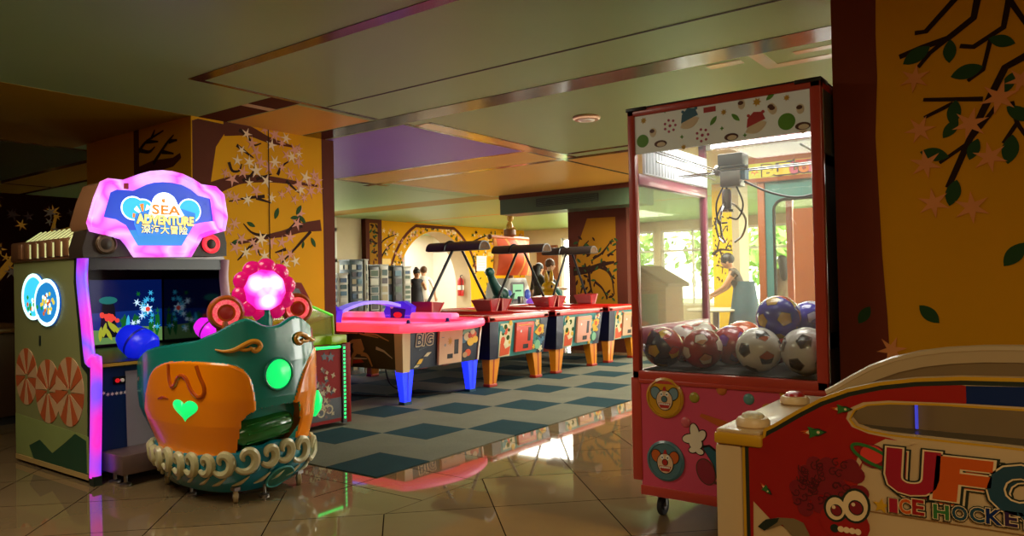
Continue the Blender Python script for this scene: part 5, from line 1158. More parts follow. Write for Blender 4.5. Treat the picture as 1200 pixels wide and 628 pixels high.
    for yb_, s_ in ((Y0, -1), (Y1, 1)):
        k = MB(); k.hexa([(xm - .12, yb_ - .10 * s_, zt + .06), (xm + .12, yb_ - .10 * s_, zt + .06), (xm + .12, yb_ + .015 * s_, zt + .03), (xm - .12, yb_ + .015 * s_, zt + .03), (xm - .16, yb_ - .18 * s_, zt + .22), (xm + .16, yb_ - .18 * s_, zt + .22), (xm + .16, yb_ + .07 * s_, zt + .24), (xm - .16, yb_ + .07 * s_, zt + .24)], MAR)
        k.tube([(xm + .165, yb_ - .16 * s_, zt + .225), (xm + .125, yb_ - .09 * s_, zt + .07)], .008, TRED, 6); k.tube([(xm + .165, yb_ + .05 * s_, zt + .235), (xm + .125, yb_ + .012 * s_, zt + .05)], .008, M('pale rail strip', '#e0a090'), 6)
        k.build('bracket', t)
        k = MB(); k.tube([(xm, yb_ + .0 * s_, zt + .15), (xm, yc + .09 * s_, 1.67)], .019, POLE, 10); k.build('pole', t)
    k = MB(); n = 14; xa, xb = xm - .46, xm + .46; zc = 1.665
    prof = [(.115 * math.cos(PI * i / n), .11 * math.sin(PI * i / n)) for i in range(n + 1)]
    vs = [(x, yc + a, zc + b) for x in (xa, xb) for a, b in prof] + [(x, yc + a * .93, zc + b * .9 - .004) for x in (xa, xb) for a, b in prof]; m_ = n + 1
    k.add(vs, [(i, i + 1, m_ + i + 1, m_ + i) for i in range(n)] + [(2 * m_ + i, 3 * m_ + i, 3 * m_ + i + 1, 2 * m_ + i + 1) for i in range(n)] + [(i, 2 * m_ + i, 2 * m_ + i + 1, i + 1) for i in range(n)] + [(m_ + i, m_ + i + 1, 3 * m_ + i + 1, 3 * m_ + i) for i in range(n)], M('grey black score bar', '#3a3434', .35, coat=.2))
    k.box(xa + .02, yc - .105, zc - .01, xb - .02, yc + .105, zc + .003, DRK); bar = k.build('score_bar', t)
    for x in (xa + .004, xb - .004):
        k = MB(); k.prism([(a * .95, b * .95) for a, b in prof], Fr((x, yc, zc), (0, 1, 0), (0, 0, 1)), -.003, .003, M('tan end print', '#54402f', .7, var=.5, scale=20, spec=.05)); k.build('end_cap', bar)
    k = MB(); k.tube([(xm - .12, yc + .125 * math.cos(a), zc + .118 * math.sin(a)) for a in np.linspace(0, PI, 10)], .016, POLE, 6); k.build('clamp', bar)
    return t
hockey_table(6.74, 8.00, 'red railed hockey table with an orange red coin box next to the glowing pink table', M('orange coin box', '#cc3c22', .35, coat=.3), 3)
hockey_table(8.16, 9.42, 'red railed hockey table with a pale pink coin box, middle of the three', M('pale pink coin box', '#cc8a70', .35, coat=.3), 5)
hockey_table(9.58, 10.66, 'last red railed hockey table in front of the dark tree pillar', M('cream coin box', '#c8a080', .35, coat=.3), 9)

# ------------------------------------------------------------------ big glowing pink table
PGL = M_led('pink glowing rail', ['#ff1c1c', '#ff3038', '#ff4858', '#ff2c34'], 1.1, scale=1.2); PGT = M_led('pink glowing deck', ['#ff6a80', '#f070b8', '#ff5c70', '#e068c8'], .95, scale=2.2); PUR = M('violet lit plastic', '#4a20d0', .3, emit=.45, ecol='#4a28e8'); PUL = M('violet arch light', '#8a78e8', .25, emit=.6, ecol='#6a58e8'); BLG = M('blue lit leg', '#2840ff', .3, emit=1.5, ecol='#1c2cff'); BLG2 = M('blue lit leg edge', '#6080ff', .3, emit=1.1, ecol='#4058ff')
BGE = M('beige corner post', '#c8ac84', .4, var=.05); DKP = M('dark figure print', '#181c24', .4, var=.5, scale=5); CBX = M('cream coin box', '#c8a080', .35)
Y0, Y1, XF, XBk = 5.33, 6.62, -5.33, -7.7; yc = (Y0 + Y1) / 2; zb, zt = .36, .76
t = thing('hockey_table', 'big hockey table with glowing pink rails and blue lit legs', 'air hockey table', ((XF + XBk) / 2, yc, .006))
k = MB(); k.hexa([(XBk, Y0 + .06, zb), (XF - .05, Y0 + .06, zb), (XF - .05, Y1 - .06, zb), (XBk, Y1 - .06, zb), (XBk, Y0 + .02, zt), (XF - .02, Y0 + .02, zt), (XF - .02, Y1 - .02, zt), (XBk, Y1 - .02, zt)], DKP)
f_ = Fr((0, Y0 + .06, zb), (1, 0, 0), Vector((0, -.04, .4)).normalized()); SKP = M('tan figure print', '#a8825a', .45); WHP = M('pale figure print', '#b8b0a0', .45, var=.2)
# footballer-like figures on the long side
fx, fz = -6.02, .0
k.decal(circ(fx + .02, .335, .035, 14), f_, BLK, 2); k.decal([(fx - .06, .30), (fx + .05, .31), (fx + .09, .20), (fx + .03, .14), (fx - .07, .15), (fx - .09, .22)], f_, SKP, 2)
strip(k, smooth([(fx + .03, .15), (fx + .13, .13), (fx + .19, .02)]), f_, .05, .02, SKP, 3); strip(k, smooth([(fx - .05, .16), (fx - .11, .10), (fx - .13, .01)]), f_, .05, .02, SKP, 3); strip(k, smooth([(fx - .06, .29), (fx - .15, .24), (fx - .13, .16)]), f_, .035, .02, SKP, 3)
for (a, b, c_, d) in ((-6.4, .38, -5.7, .33), (-5.75, .22, -5.52, .12), (-6.35, .05, -5.9, .1), (-6.3, .36, -5.9, .36), (-5.9, .38, -5.55, .30)): strip(k, [(a, b), ((a + c_) / 2, (b + d) / 2 + .02), (c_, d)], f_, .035, .01, WHP if b < .3 else SKP, 1)
k.decal([(-6.45, .03), (-6.0, .09), (-5.95, .06), (-6.4, .0)], f_, TLR, 1)
k.build('body', t)
fe = Fr((XF - .05, 0, zb), (0, 1, 0), Vector((.03, 0, .4)).normalized()); k = MB(); NVP = M('night navy print', '#0e1a2c', .4, var=.3)
k.prism([(Y0 + .06, 0), (Y1 - .06, 0), (Y1 - .02, .40), (Y0 + .02, .40)], fe, 0, .012, NVP); g = Fr(fe.pt(0, 0, .018), fe.ex, fe.ey)
bb = (5.545, 5.795, .24, .36); k.text('BIG', g, bb, CRP, 2, .07, .1); k.text('BIG', g, bb, NVP, 3, .02, .1)
for a0, a1, z0, z1, m in ((5.52, 5.78, .02, .16, CRP), (5.55, 5.72, .04, .12, NVP), (5.56, 5.66, .05, .10, YEP)): k.decal([(a0, z0), (a0 + .06, z0), (a1, z1), (a1 - .06, z1)], g, m, 2 if m is CRP else 3)
for i in range(7): k.decal(leafp(5.6 + i * .03, .2 + .008 * i, .03, .018, .4 + i * .3), g, M('print slate', '#4a5a60', .45), 2)
for a, z, q, m in ((6.3, .25, .05, BLUD), (6.36, .28, .06, CRP), (6.42, .22, .06, YEP), (6.47, .3, .05, ORP), (6.38, .10, .05, ORP), (6.33, .08, .04, SKP), (6.45, .33, .04, CRP), (6.5, .24, .05, YEP)): k.decal(circ(a, z, q, 14, q * .8), g, m, 2)
k.decal([(6.26, .3), (6.3, .36), (6.5, .4), (6.48, .36)], g, M('racket green', '#6a9a80', .45), 3); k.decal(circ(6.4, .29, .03, 12), g, M('hat red', '#b03020', .45), 4)
k.build('end_panel', t)
k = MB(); k.hexa([(XF - .10, Y0 + .04, zb - .02), (XF - .035, Y0 + .04, zb - .02), (XF - .035, Y0 + .14, zb - .02), (XF - .14, Y0 + .04, zb - .02), (XF - .12, Y0 + .005, zt), (XF + .0, Y0 + .005, zt), (XF + .0, Y0 + .12, zt), (XF - .12, Y0 + .005, zt)], BGE)
k.build('corner_post', t)
k = MB(); k.tube([(XF - .03, Y1 - .065, zb), (XF + .0, Y1 - .02, zt + .03)], .012, M('white corner edge', '#e8e0d0', .35), 8); k.build('edge_strip', t)
k = MB(); c0, c1 = 5.87, 6.24; k.prism([(c0, .015), (c1, .015), (c1 + .005, .375), (c0 - .005, .375)], g, 0, .03, CBX); g3 = Fr(g.pt(0, 0, .03), g.ex, g.ey)
k.decal(star(c0 + .17, .255, .05, .018, 8), g3, M('gold star print', '#b88a20', .4), 1); k.decal(rect(c1 - .13, .11, c1 - .06, .27), g3, BLK, 1); k.decal(rect(c1 - .24, .07, c1 - .15, .12), g3, BLK, 1); k.decal(circ(c0 + .09, .22, .016, 10), g3, STL, 1); k.decal(rect(c0 + .03, .30, c0 + .07, .31), g3, STL, 1); k.build('coin_box', t)
# rails: rounded front end
def plan_(off):
    pts = []
    for i in range(15):
        u = i / 14; y = Y0 - off + (Y1 - Y0 + 2 * off) * u; pts.append((XF + off + .20 * math.sin(PI * u) ** .9, y))
    return pts
k = MB(); front = plan_(0.0); outer = front + [(XBk, Y1), (XBk, Y0)]; inner = [(a - .16, Y0 + .14 + (b - Y0) * (Y1 - Y0 - .28) / (Y1 - Y0)) for a, b in front] + [(XBk + .15, Y1 - .14), (XBk + .15, Y0 + .14)]
k.prism(outer, FU(0), zt - .01, zt + .06, PGL, holes=[inner]); k.tube([(a, b, zt + .03) for a, b in outer], .048, PGL, 10, closed=True); k.build('rail', t)
k = MB(); k.prism(inner, FU(0), zt, zt + .02, PGT)
for x, y in ((-5.62, 6.35), (-5.75, 5.85)): k.lathe([(.05, 0), (.05, .02), (.022, .03), (.02, .06), (.001, .065)], (x, y, zt + .02), (0, 0, 1), M('navy mallet', '#181868', .3), 18)
k.build('play_field', t)
k = MB(); k.box(XBk + .1, Y1 - .13, zt + .05, XF - .35, Y1 + .02, zt + .13, PGT, .03); k.build('raised_rail', t)
for ya, s_ in ((Y0 + .06, 1), (Y1 - .06, -1)):
    for xx, sx in ((XF - .06, 1), (XBk + .06, -1)):
        k = MB(); k.hexa([(xx - .065 * sx, ya + .02 * s_, .036), (xx, ya + .02 * s_, .036), (xx, ya + .11 * s_, .036), (xx - .065 * sx, ya + .11 * s_, .036), (xx - .09 * sx, ya - .02 * s_, zb), (xx + .01 * sx, ya - .02 * s_, zb), (xx + .01 * sx, ya + .15 * s_, zb), (xx - .09 * sx, ya + .15 * s_, zb)], BLG)
        k.add([(xx + .003 * sx, ya + .060 * s_, .04), (xx + .003 * sx, ya + .07 * s_, .04), (xx + .013 * sx, ya + .075 * s_, zb), (xx + .013 * sx, ya + .055 * s_, zb)], [(0, 1, 2, 3)], M('leg seam', '#101858', .4))
        k.box(xx - .075 * sx, ya + .01 * s_, .006, xx + .005 * sx, ya + .12 * s_, .036, M('teal foot', '#0e3a50', .4)); k.build('leg', t)
xa = -6.52; k = MB(); arc = smooth([(xa, Y0 - .0, zt + .04), (xa, Y0 + .12, zt + .14), (xa, Y0 + .4, zt + .23), (xa, yc, zt + .255), (xa, Y1 - .4, zt + .24), (xa, Y1 - .2, zt + .2)], 6)
k.add([(p[0] + dx, p[1], p[2] + dz) for p in arc for dx, dz in ((-.09, 0), (.09, 0), (.09, .035), (-.09, .035))], [tuple(i * 4 + q for q in (j, (j + 1) % 4)) + tuple((i + 1) * 4 + q for q in ((j + 1) % 4, j)) for i in range(len(arc) - 1) for j in range(4)] + [(0, 3, 2, 1), tuple((len(arc) - 1) * 4 + q for q in range(4))], PUL); k.build('arch', t)
for yy, s_ in ((Y1 - .08, -1), (Y0 + .06, 1)):
    k = MB(); k.prism([(-.24, .02), (.16, .02), (.20, .20), (.05, .27), (-.22, .25), (-.28, .14)], Fr((xa, yy - .05, zt), (1, 0, 0), (0, 0, 1)), -.08, .0, PUR)
    k.prism([(-.16, .05), (.07, .05), (.10, .17), (-.16, .20)], Fr((xa, yy - .05, zt), (1, 0, 0), (0, 0, 1)), 0, .004, M('dark violet', '#180a60', .35, emit=.1, ecol='#2010a0')); k.prism(circ(-.03, .10, .07, 16, .035), Fr((xa, yy - .054, zt), (1, 0, 0), (0, 0, 1)), 0, .01, M('red lit button', '#e01820', emit=.8)); k.ell((xa - .13, yy - .06, zt + .2), (.025, .02, .025), WHT, 12, 8); k.build('score_housing', t)
# cables on the carpet
CAB = M('black cable', '#0d0d0e', .5)
for nm, pts in (('black cable looping on the carpet under the pink hockey table', [(-6.3, 6.0, .36), (-6.2, 6.0, .1), (-5.95, 6.05, .018), (-5.6, 6.2, .018), (-5.5, 6.6, .018), (-5.9, 6.95, .018)]), ('black cable trailing behind the pink table leg', [(-6.6, 5.6, .36), (-6.55, 5.62, .06), (-6.4, 5.6, .018), (-6.1, 5.65, .018), (-5.85, 5.75, .018), (-5.5, 6.25, .018)])):
    k = MB(); k.tube(smooth(pts, 6), .010, CAB, 6); tag(k.build('cable'), nm, 'cable')
# ================================================================== far end of the hall
def px_ground(px, depth): return at_d(px, depth)
# postcard racks by the west wall
RKB = M('black rack', '#15130f', .4); RKW = M('white rack', '#b0aca0', .4); RKG = M('blue grey rack', '#2a3a42', .4, var=.3, scale=20)
CARDS = [M('card sky', '#4a7088', .5), M('card sand', '#9a8a68', .5), M('card green', '#3a5038', .5), M('card white', '#c8c4b8', .5), M('card blue', '#22446c', .5), M('card dusk', '#3c3038', .5), M('card teal', '#28484a', .5)]
def rack(y, w, h, body, label, rows, framed):
    x = -12.25; d = .34 if w < .5 else .4; t = thing('postcard_rack', label, 'postcard rack', (x, y, 0), 'postcard racks along the far wall')
    k = MB(); k.box(x - d / 2, y - w / 2, .06, x + d / 2, y + w / 2, h, body, .01); k.box(x - d / 2 - .04, y - w / 2 - .012, 0, x + d / 2 + .04, y + w / 2 + .012, .06, RKB, .01); k.box(x - d / 2 - .01, y - w / 2 - .01, h, x + d / 2 + .01, y + w / 2 + .01, h + .03, body); k.build('stand', t)
    st = (h - .35) / rows
    for i in range(rows):
        z = .3 + i * st
        for f_, c0, c1 in ((FX(x + d / 2), y - w / 2 + .02, y + w / 2 - .02), (FY(y - w / 2), x - d / 2 + .02, x + d / 2 - .02)):
            k = MB()
            n = 2 if c1 - c0 > .29 else 1; q = (c1 - c0) / n
            for j in range(n):
                if framed: k.prism(rect(c0 + j * q + .005, z, c0 + (j + 1) * q - .005, z + st * .86), f_, 0, .012, RKW)
                k.prism(rect(c0 + j * q + .025, z + .02, c0 + (j + 1) * q - .025, z + st * .80), f_, .010, .016, rnd.choice(CARDS))
            k.build('card_row', t)
for y, w, h, b_, lb, rw, fm in ((10.38, .26, 1.45, RKW, 'pale card rack half hidden behind the blossom pillar', 8, False), (10.75, .36, 1.74, RKG, 'wide blue grey card rack, second from the blossom pillar', 9, False), (11.03, .11, 1.75, RKW, 'slim pale rack beside the wide blue grey rack', 7, False), (11.26, .29, 1.62, RKB, 'black rack with white framed cards in front of the foliage pillar', 7, True),
                            (11.56, .25, 1.64, RKW, 'white rack with framed cards right of the black framed one', 7, True), (11.98, .28, 1.62, RKB, 'plain black card rack near the arch', 7, False), (12.28, .24, 1.60, RKW, 'white and black striped rack at the left foot of the arch', 11, True)):
    rack(y, w, h, b_, lb, rw, fm)
t = thing('display_cabinet', 'low maroon and black display cabinet between the card racks', 'cabinet', (-12.9, 11.78, 0)); MB().box(-13.1, 11.64, 0, -12.7, 11.95, 1.35, M('maroon lacquer', '#5a1418', .35), .02).build('body', t); MB().box(-12.7, 11.68, .1, -12.69, 11.91, 1.28, GLS).build('pane', t)

# pirate ship ride with an orange sail
SL1 = M('orange sail', '#e4500c', .6, var=.08); SL2 = M('pale sail stripe', '#f09a3c', .6); WD = M('brown ship wood', '#7a4822', .5, var=.25); GOLDF = M('golden figure', '#b88a34', .4)
sx, sy = -9.8, 13.2
t = thing('pirate_ship_ride', 'pirate ship ride with a billowing orange striped sail', 'kiddie ride', (sx, sy, 0))
k = MB(); n = 18; rws = 9; vs = []
for j in range(rws + 1):
    v = j / rws; z = 1.37 + .80 * v; wd = .66 - .04 * math.sin(PI * v) + .05 * (1 - v)
    for i in range(n + 1):
        u = i / n * 2 - 1; vs.append((sx + .06 + .28 * (1 - u * u) * math.sin(PI * min(1, v * .9 + .08)), sy + u * wd, z))
for i in range(n): 
    pass
k.v = []; k.add(vs, [], SL1); a_, b_ = k.slot(SL1), k.slot(SL2)
for j in range(rws):
    for i in range(n): k.f.append([j * (n + 1) + i, j * (n + 1) + i + 1, (j + 1) * (n + 1) + i + 1, (j + 1) * (n + 1) + i]); k.mi.append(b_ if i % 5 == 0 else a_)
nv_ = len(k.v); k.v += [v - Vector((.02, 0, 0)) for v in k.v]; k.f += [[q + nv_ for q in reversed(f)] for f in k.f[:]]; k.mi += k.mi[:]
k.build('sail', t)
k = MB(); k.tube([(sx, sy, .4), (sx, sy, 2.55)], [.07, .045], WD, 12); k.build('mast', t)
k = MB(); k.tube([(sx + .05, sy - .78, 2.20), (sx + .05, sy + .62, 2.19)], .04, M('orange yard', '#c05a1c', .4), 10); k.ell((sx + .05, sy - .78, 2.2), (.06, .05, .06), WD, 12, 8); k.build('yard', t)
k = MB(); k.lathe([(.10, 0), (.14, .05), (.13, .16), (.10, .18)], (sx, sy, 2.22), (0, 0, 1), WD, 16); k.build('crow_nest', t)
k = MB(); k.tube([(sx, sy, 2.32), (sx, sy, 2.48), (sx + .01, sy, 2.56)], [.08, .075, .04], GOLDF, 12); k.ell((sx + .02, sy, 2.64), (.075, .075, .085), GOLDF, 14, 10); k.tube([(sx, sy - .07, 2.46), (sx + .07, sy - .10, 2.40), (sx + .12, sy - .04, 2.40)], .025, GOLDF, 8); k.tube([(sx, sy + .07, 2.46), (sx + .07, sy + .10, 2.40), (sx + .12, sy + .04, 2.40)], .025, GOLDF, 8); k.lathe([(.10, 0), (.06, .03), (.05, .05)], (sx + .01, sy, 2.70), (0, 0, 1), BRWN, 14); k.build('lookout_figure', t)
k = MB(); k.lathe([(.05, 0), (.34, .12), (.36, .5), (.36, .6)], (sx, sy, .15), (0, 0, 1), WD, 24)
for i in range(len(k.v)): k.v[i].y = sy + (k.v[i].y - sy) * 2.2
k.box(sx - .3, sy - .5, 0, sx + .3, sy + .5, .18, DRK, .02); k.build('hull', t)
# white game console with a green screen
WHC = M('white console shell', '#d8d4d0', .3, coat=.4); cx, cy = -8.45, 11.62
t = thing('game_console', 'white arcade console with a pale green screen and blue speakers', 'arcade machine', (cx, cy, 0)); f_ = FX(cx)
k = MB(); k.prism([(cy - .42, .0), (cy + .42, .0), (cy + .44, .75), (cy + .36, 1.12), (cy + .26, 1.30), (cy - .26, 1.30), (cy - .36, 1.12), (cy - .44, .75)], f_, -.5, 0, WHC); k.build('body', t)
k = MB(); k.prism(rrect(cy - .24, .86, cy + .20, 1.22, .04), f_, 0, .012, M('grey bezel', '#8a8a90', .3)); k.prism(rect(cy - .19, .90, cy + .15, 1.18), f_, .012, .016, M('green game screen', '#a0d8b0', .3, emit=.55, ecol='#88d0a0')); k.decal(rect(cy - .12, 1.04, cy + .08, 1.07), FX(cx + .016), M('screen wording green', '#407860'), 1); k.build('screen', t)
for yy in (cy - .32, cy + .30): k = MB(); k.lathe([(.095, 0), (.095, .02), (.06, .035), (.001, .04)], (cx, yy, .98), (1, 0, 0), M('blue speaker', '#3a58c0', .3, emit=.15, ecol='#3050e0'), 20); k.build('speaker', t)
k = MB(); k.hexa([(cx, cy - .4, .70), (cx + .35, cy - .38, .66), (cx + .35, cy + .38, .66), (cx, cy + .4, .70), (cx, cy - .42, .80), (cx + .32, cy - .4, .76), (cx + .32, cy + .4, .76), (cx, cy + .42, .80)], M('cream desk', '#d8c0a0', .35)); k.ell((cx + .16, cy + .22, .83), (.10, .12, .08), M('violet lit dome', '#a060e0', .3, emit=.5, ecol='#9048e8'), 16, 10); k.lathe([(.06, 0), (.06, .16), (.05, .18)], (cx + .16, cy - .15, .77), (0, 0, 1), STL, 16); k.build('control_desk', t)
# green long necked toy, yellow rabbit, teal ride
TGN = M('dark green toy', '#0f4a40', .4); x, y, _ = px_ground(578, 13.1)
t = thing('dinosaur_toy', 'dark green long necked dinosaur toy beside the white console', 'toy', (x, y, 0)); k = MB()
k.tube(smooth([(x, y + .32, .98), (x + .02, y + .22, 1.0), (x, y + .1, 1.1), (x, y - .05, 1.3), (x + .02, y - .12, 1.4), (x + .05, y - .22, 1.44)], 5), [.03, .05, .08, .11, .13, .14, .14, .13, .12, .11, .10, .09, .085, .08, .075, .07, .065, .065, .07, .08, .085, .085, .08, .06, .045, .03], TGN, 12)
k.ell((x, y + .22, .86), (.16, .22, .2), TGN, 16, 10); k.tube([(x, y + .3, .82), (x, y + .5, .9), (x, y + .62, 1.02)], [.1, .06, .015], TGN, 10); k.tube([(x + .1, y + .08, 1.02), (x + .17, y - .02, .96)], .03, TGN, 8)
k.box(x - .25, y - .1, 0, x + .25, y + .5, .70, WD, .03); k.build('body', t)
YRB = M('yellow rabbit plastic', '#d8a818', .35, coat=.3); x, y, _ = px_ground(643, 13.9)
t = thing('rabbit_ride', 'yellow rabbit ride with two upright ears', 'kiddie ride', (x, y, 0)); k = MB()
k.lathe([(.12, 0), (.22, .12), (.24, .3), (.17, .5), (.12, .58)], (x, y, .45), (0, 0, 1), YRB, 20); k.ell((x, y, 1.10), (.14, .15, .14), YRB, 18, 12); k.ell((x, y, .42), (.28, .28, .1), YRB, 18, 8)
for s_ in (-1, 1): k.tube(smooth([(x, y + s_ * .06, 1.18), (x, y + s_ * .085, 1.32), (x, y + s_ * .1, 1.44)]), [.03, .036, .042, .045, .045, .042, .038, .033, .026, .016, .008], YRB, 10); k.tube([(x + .1, y + s_ * .17, .9), (x + .2, y + s_ * .2, .8)], .05, YRB, 10)
b = k.build('body', t); k = MB()
for s_ in (-1, 1): k.ell((x + .12, y - .03 + s_ * .055, 1.13), (.02, .018, .028), BLK, 10, 8)
k.build('eye', t); k = MB(); k.lathe([(.3, 0), (.3, .3), (.25, .36)], (x, y, 0), (0, 0, 1), RED, 24); k.build('base', t)
# fire extinguisher, notice and desk
x, y, z = XW - .25, AY + AW - .0, 0
t = thing('fire_extinguisher', 'red fire extinguisher with a white label inside the arch', 'fire extinguisher', (XW - .3, 16.08, .85))
k = MB(); k.lathe([(.085, 0), (.09, .02), (.09, .42), (.06, .49), (.03, .52)], (XW - .3, 16.06, .85), (0, 0, 1), RED, 22); k.build('cylinder', t); MB().lathe([(.092, .17), (.092, .30)], (XW - .3, 16.06, .85), (0, 0, 1), WHT, 22).build('paper_label', t)
k = MB(); k.tube([(XW - .3, 16.06, 1.36), (XW - .3, 16.06, 1.42), (XW - .22, 16.04, 1.43)], .015, BLK, 8); k.tube(smooth([(XW - .3, 16.06, 1.38), (XW - .2, 16.0, 1.3), (XW - .2, 16.0, 1.0)]), .012, BLK, 6); k.build('valve', t)
k = MB(); k.prism(rect(16.42, 1.55, 16.86, 1.98), FX(XW), .002, .02, WHT); 
for i in range(4): k.decal(rect(16.48, 1.63 + i * .08, 16.8, 1.645 + i * .08), FX(XW + .02), PALE, 1)
tag(k.build('wall_notice'), 'white square notice on the yellow wall right of the arch', 'notice')
# orange framed booth seen through the prize machine
OB = M('orange booth frame', '#c86414', .4, coat=.2, var=.12); BTE = M('booth blue panel', '#5aa0a0', .4); YB_ = 8.6
t = thing('toy_booth', 'orange framed toy booth with a bright lettered sign', 'arcade machine', (-2.3, 9.2, 0)); fr = FY(YB_)
bx0, bx1 = -2.80, -1.35
k = MB()
for x in (bx0, bx1 - .08): k.box(x, YB_, 0, x + .08, YB_ + .08, 2.34, OB, .008); k.box(x, YB_ + 1.1, 0, x + .08, YB_ + 1.18, 2.34, OB, .008)
k.box(-2.40, YB_, .3, -2.12, YB_ + .06, 2.0, OB); k.box(bx0, YB_, 0, bx1, YB_ + 1.18, .7, OB, .01); k.build('frame', t)
k = MB(); k.box(-2.96, YB_ - .06, 2.33, bx1 + .12, YB_ + 1.2, 2.62, OB, .01); sg = k.build('sign_box', t)
k = MB(); k.prism(rect(-2.88, 2.375, bx1 + .02, 2.545), FY(YB_ - .06), 0, .006, M('lit green yellow sign', '#b8b828', .4, emit=.8, ecol='#c0b020')); g = FY(YB_ - .066)
SGC = [M('sign yellow', '#f0d020', .4, emit=.4), M('sign red', '#d83018', .4, emit=.25), M('sign violet', '#4a3a80', .4), M('sign orange', '#e87818', .4, emit=.3), M('sign pink', '#e05a80', .4, emit=.2)]
xs = [-2.70, -2.58, -2.49, -2.42, -2.30, -2.19]; ws = [.11, .085, .06, .09, .10, .10]
k.decal(rect(-2.44, 2.38, -2.36, 2.54), g, SGC[2], 1); k.decal(rect(-2.345, 2.38, -2.05, 2.54), g, SGC[1], 1)
for ch, x, w_, m in zip('Bultok', xs, ws, (SGC[0], SGC[0], SGC[0], SGC[4], SGC[3], SGC[4])): k.text(ch, g, (x, x + w_, 2.40 - .01 * (ch in 'B'), 2.40 + (.11 if ch in 'Bltk' else .085)), m, 4, .05); k.text(ch, g, (x - .004, x + w_ + .004, 2.394, 2.404 + (.11 if ch in 'Bltk' else .085)), BRWN, 2, .09)
k.decal(star(-2.80, 2.46, .055, .025, 6), g, SGC[3], 3); k.decal(circ(-2.80, 2.46, .02, 10), g, SGC[0], 4); k.build('sign', sg)
win = rrect(-2.62, .78, bx1 - .12, 2.12, .12); k = MB(); k.prism(rect(bx0 + .08, .7, bx1 - .08, 2.33), FY(YB_ + .03), -.02, 0, BTE, holes=[win]); k.build('front_panel', t)
k = MB(); k.tube([(a, YB_ + .02, b) for a, b in win], .018, BLK, 8, closed=True); k.build('window_seal', t); MB().prism(win, FY(YB_ + .04), -.004, 0, GLS).build('pane', t)
# round white table and a wooden playhouse seen through the left pane
x, y, _ = px_ground(838, 11.5)
t = thing('round_table', 'round pale table in front of the bright yellow pillar', 'table', (x, y, 0)); MB().lathe([(.42, 0), (.44, .02), (.42, .04)], (x, y, .72), (0, 0, 1), PLAS, 28).build('table_top', t); MB().lathe([(.25, 0), (.22, .03), (.05, .06), (.05, .72)], (x, y, 0), (0, 0, 1), STL, 20).build('pedestal', t)
x, y, _ = px_ground(762, 14.5)
t = thing('playhouse', 'wooden playhouse with a pitched roof seen through the left pane of the prize machine', 'playhouse', (x, y, 0)); PHW = M('playhouse wood', '#8a5a30', .6, var=.25); k = MB(); k.box(x - .5, y - .4, 0, x + .5, y + .4, 1.15, PHW); k.prism([(x - .5, 1.15), (x + .5, 1.15), (x, 1.42)], FY(y - .4), -.8, 0, PHW)
for i in range(6): k.box(x - .505, y - .405, .1 + i * .18, x + .505, y - .4, .115 + i * .18, BRWN)
k.build('walls', t); k = MB(); k.box(x + .02, y - .42, .0, x + .34, y - .40, .95, M('playhouse door green', '#4a6a48', .5)); k.build('door', t); k = MB(); k.box(x - .36, y - .42, .5, x - .1, y - .40, .85, M('playhouse window', '#d8d0b8', .4)); k.box(x - .24, y - .425, .5, x - .22, y - .42, .85, BRWN); k.build('window', t)
k = MB(); PHR = M('playhouse roof', '#5a2e14', .6)
for s_ in (-1, 1): k.hexa([(x + s_ * .6, y - .5, 1.07), (x + s_ * .6, y + .5, 1.07), (x, y + .5, 1.42), (x, y - .5, 1.42), (x + s_ * .6, y - .5, 1.14), (x + s_ * .6, y + .5, 1.14), (x, y + .5, 1.49), (x, y - .5, 1.49)], PHR)
k.build('roof', t)
# dark counter at the far left
t = thing('counter', 'dark brown counter at the left edge behind the shooting game cabinet', 'counter', (-8.6, 2.4, 0)); k = MB(); k.box(-9.4, 1.6, .08, -7.9, 3.2, .86, M('dark brown wood', '#3a2412', .5, var=.2), .01); k.box(-9.35, 1.65, 0, -7.95, 3.15, .08, DRK); k.build('body', t); MB().box(-9.45, 1.55, .86, -7.85, 3.25, .90, M('brown counter top', '#5a3818', .35), .008).build('counter_top', t)

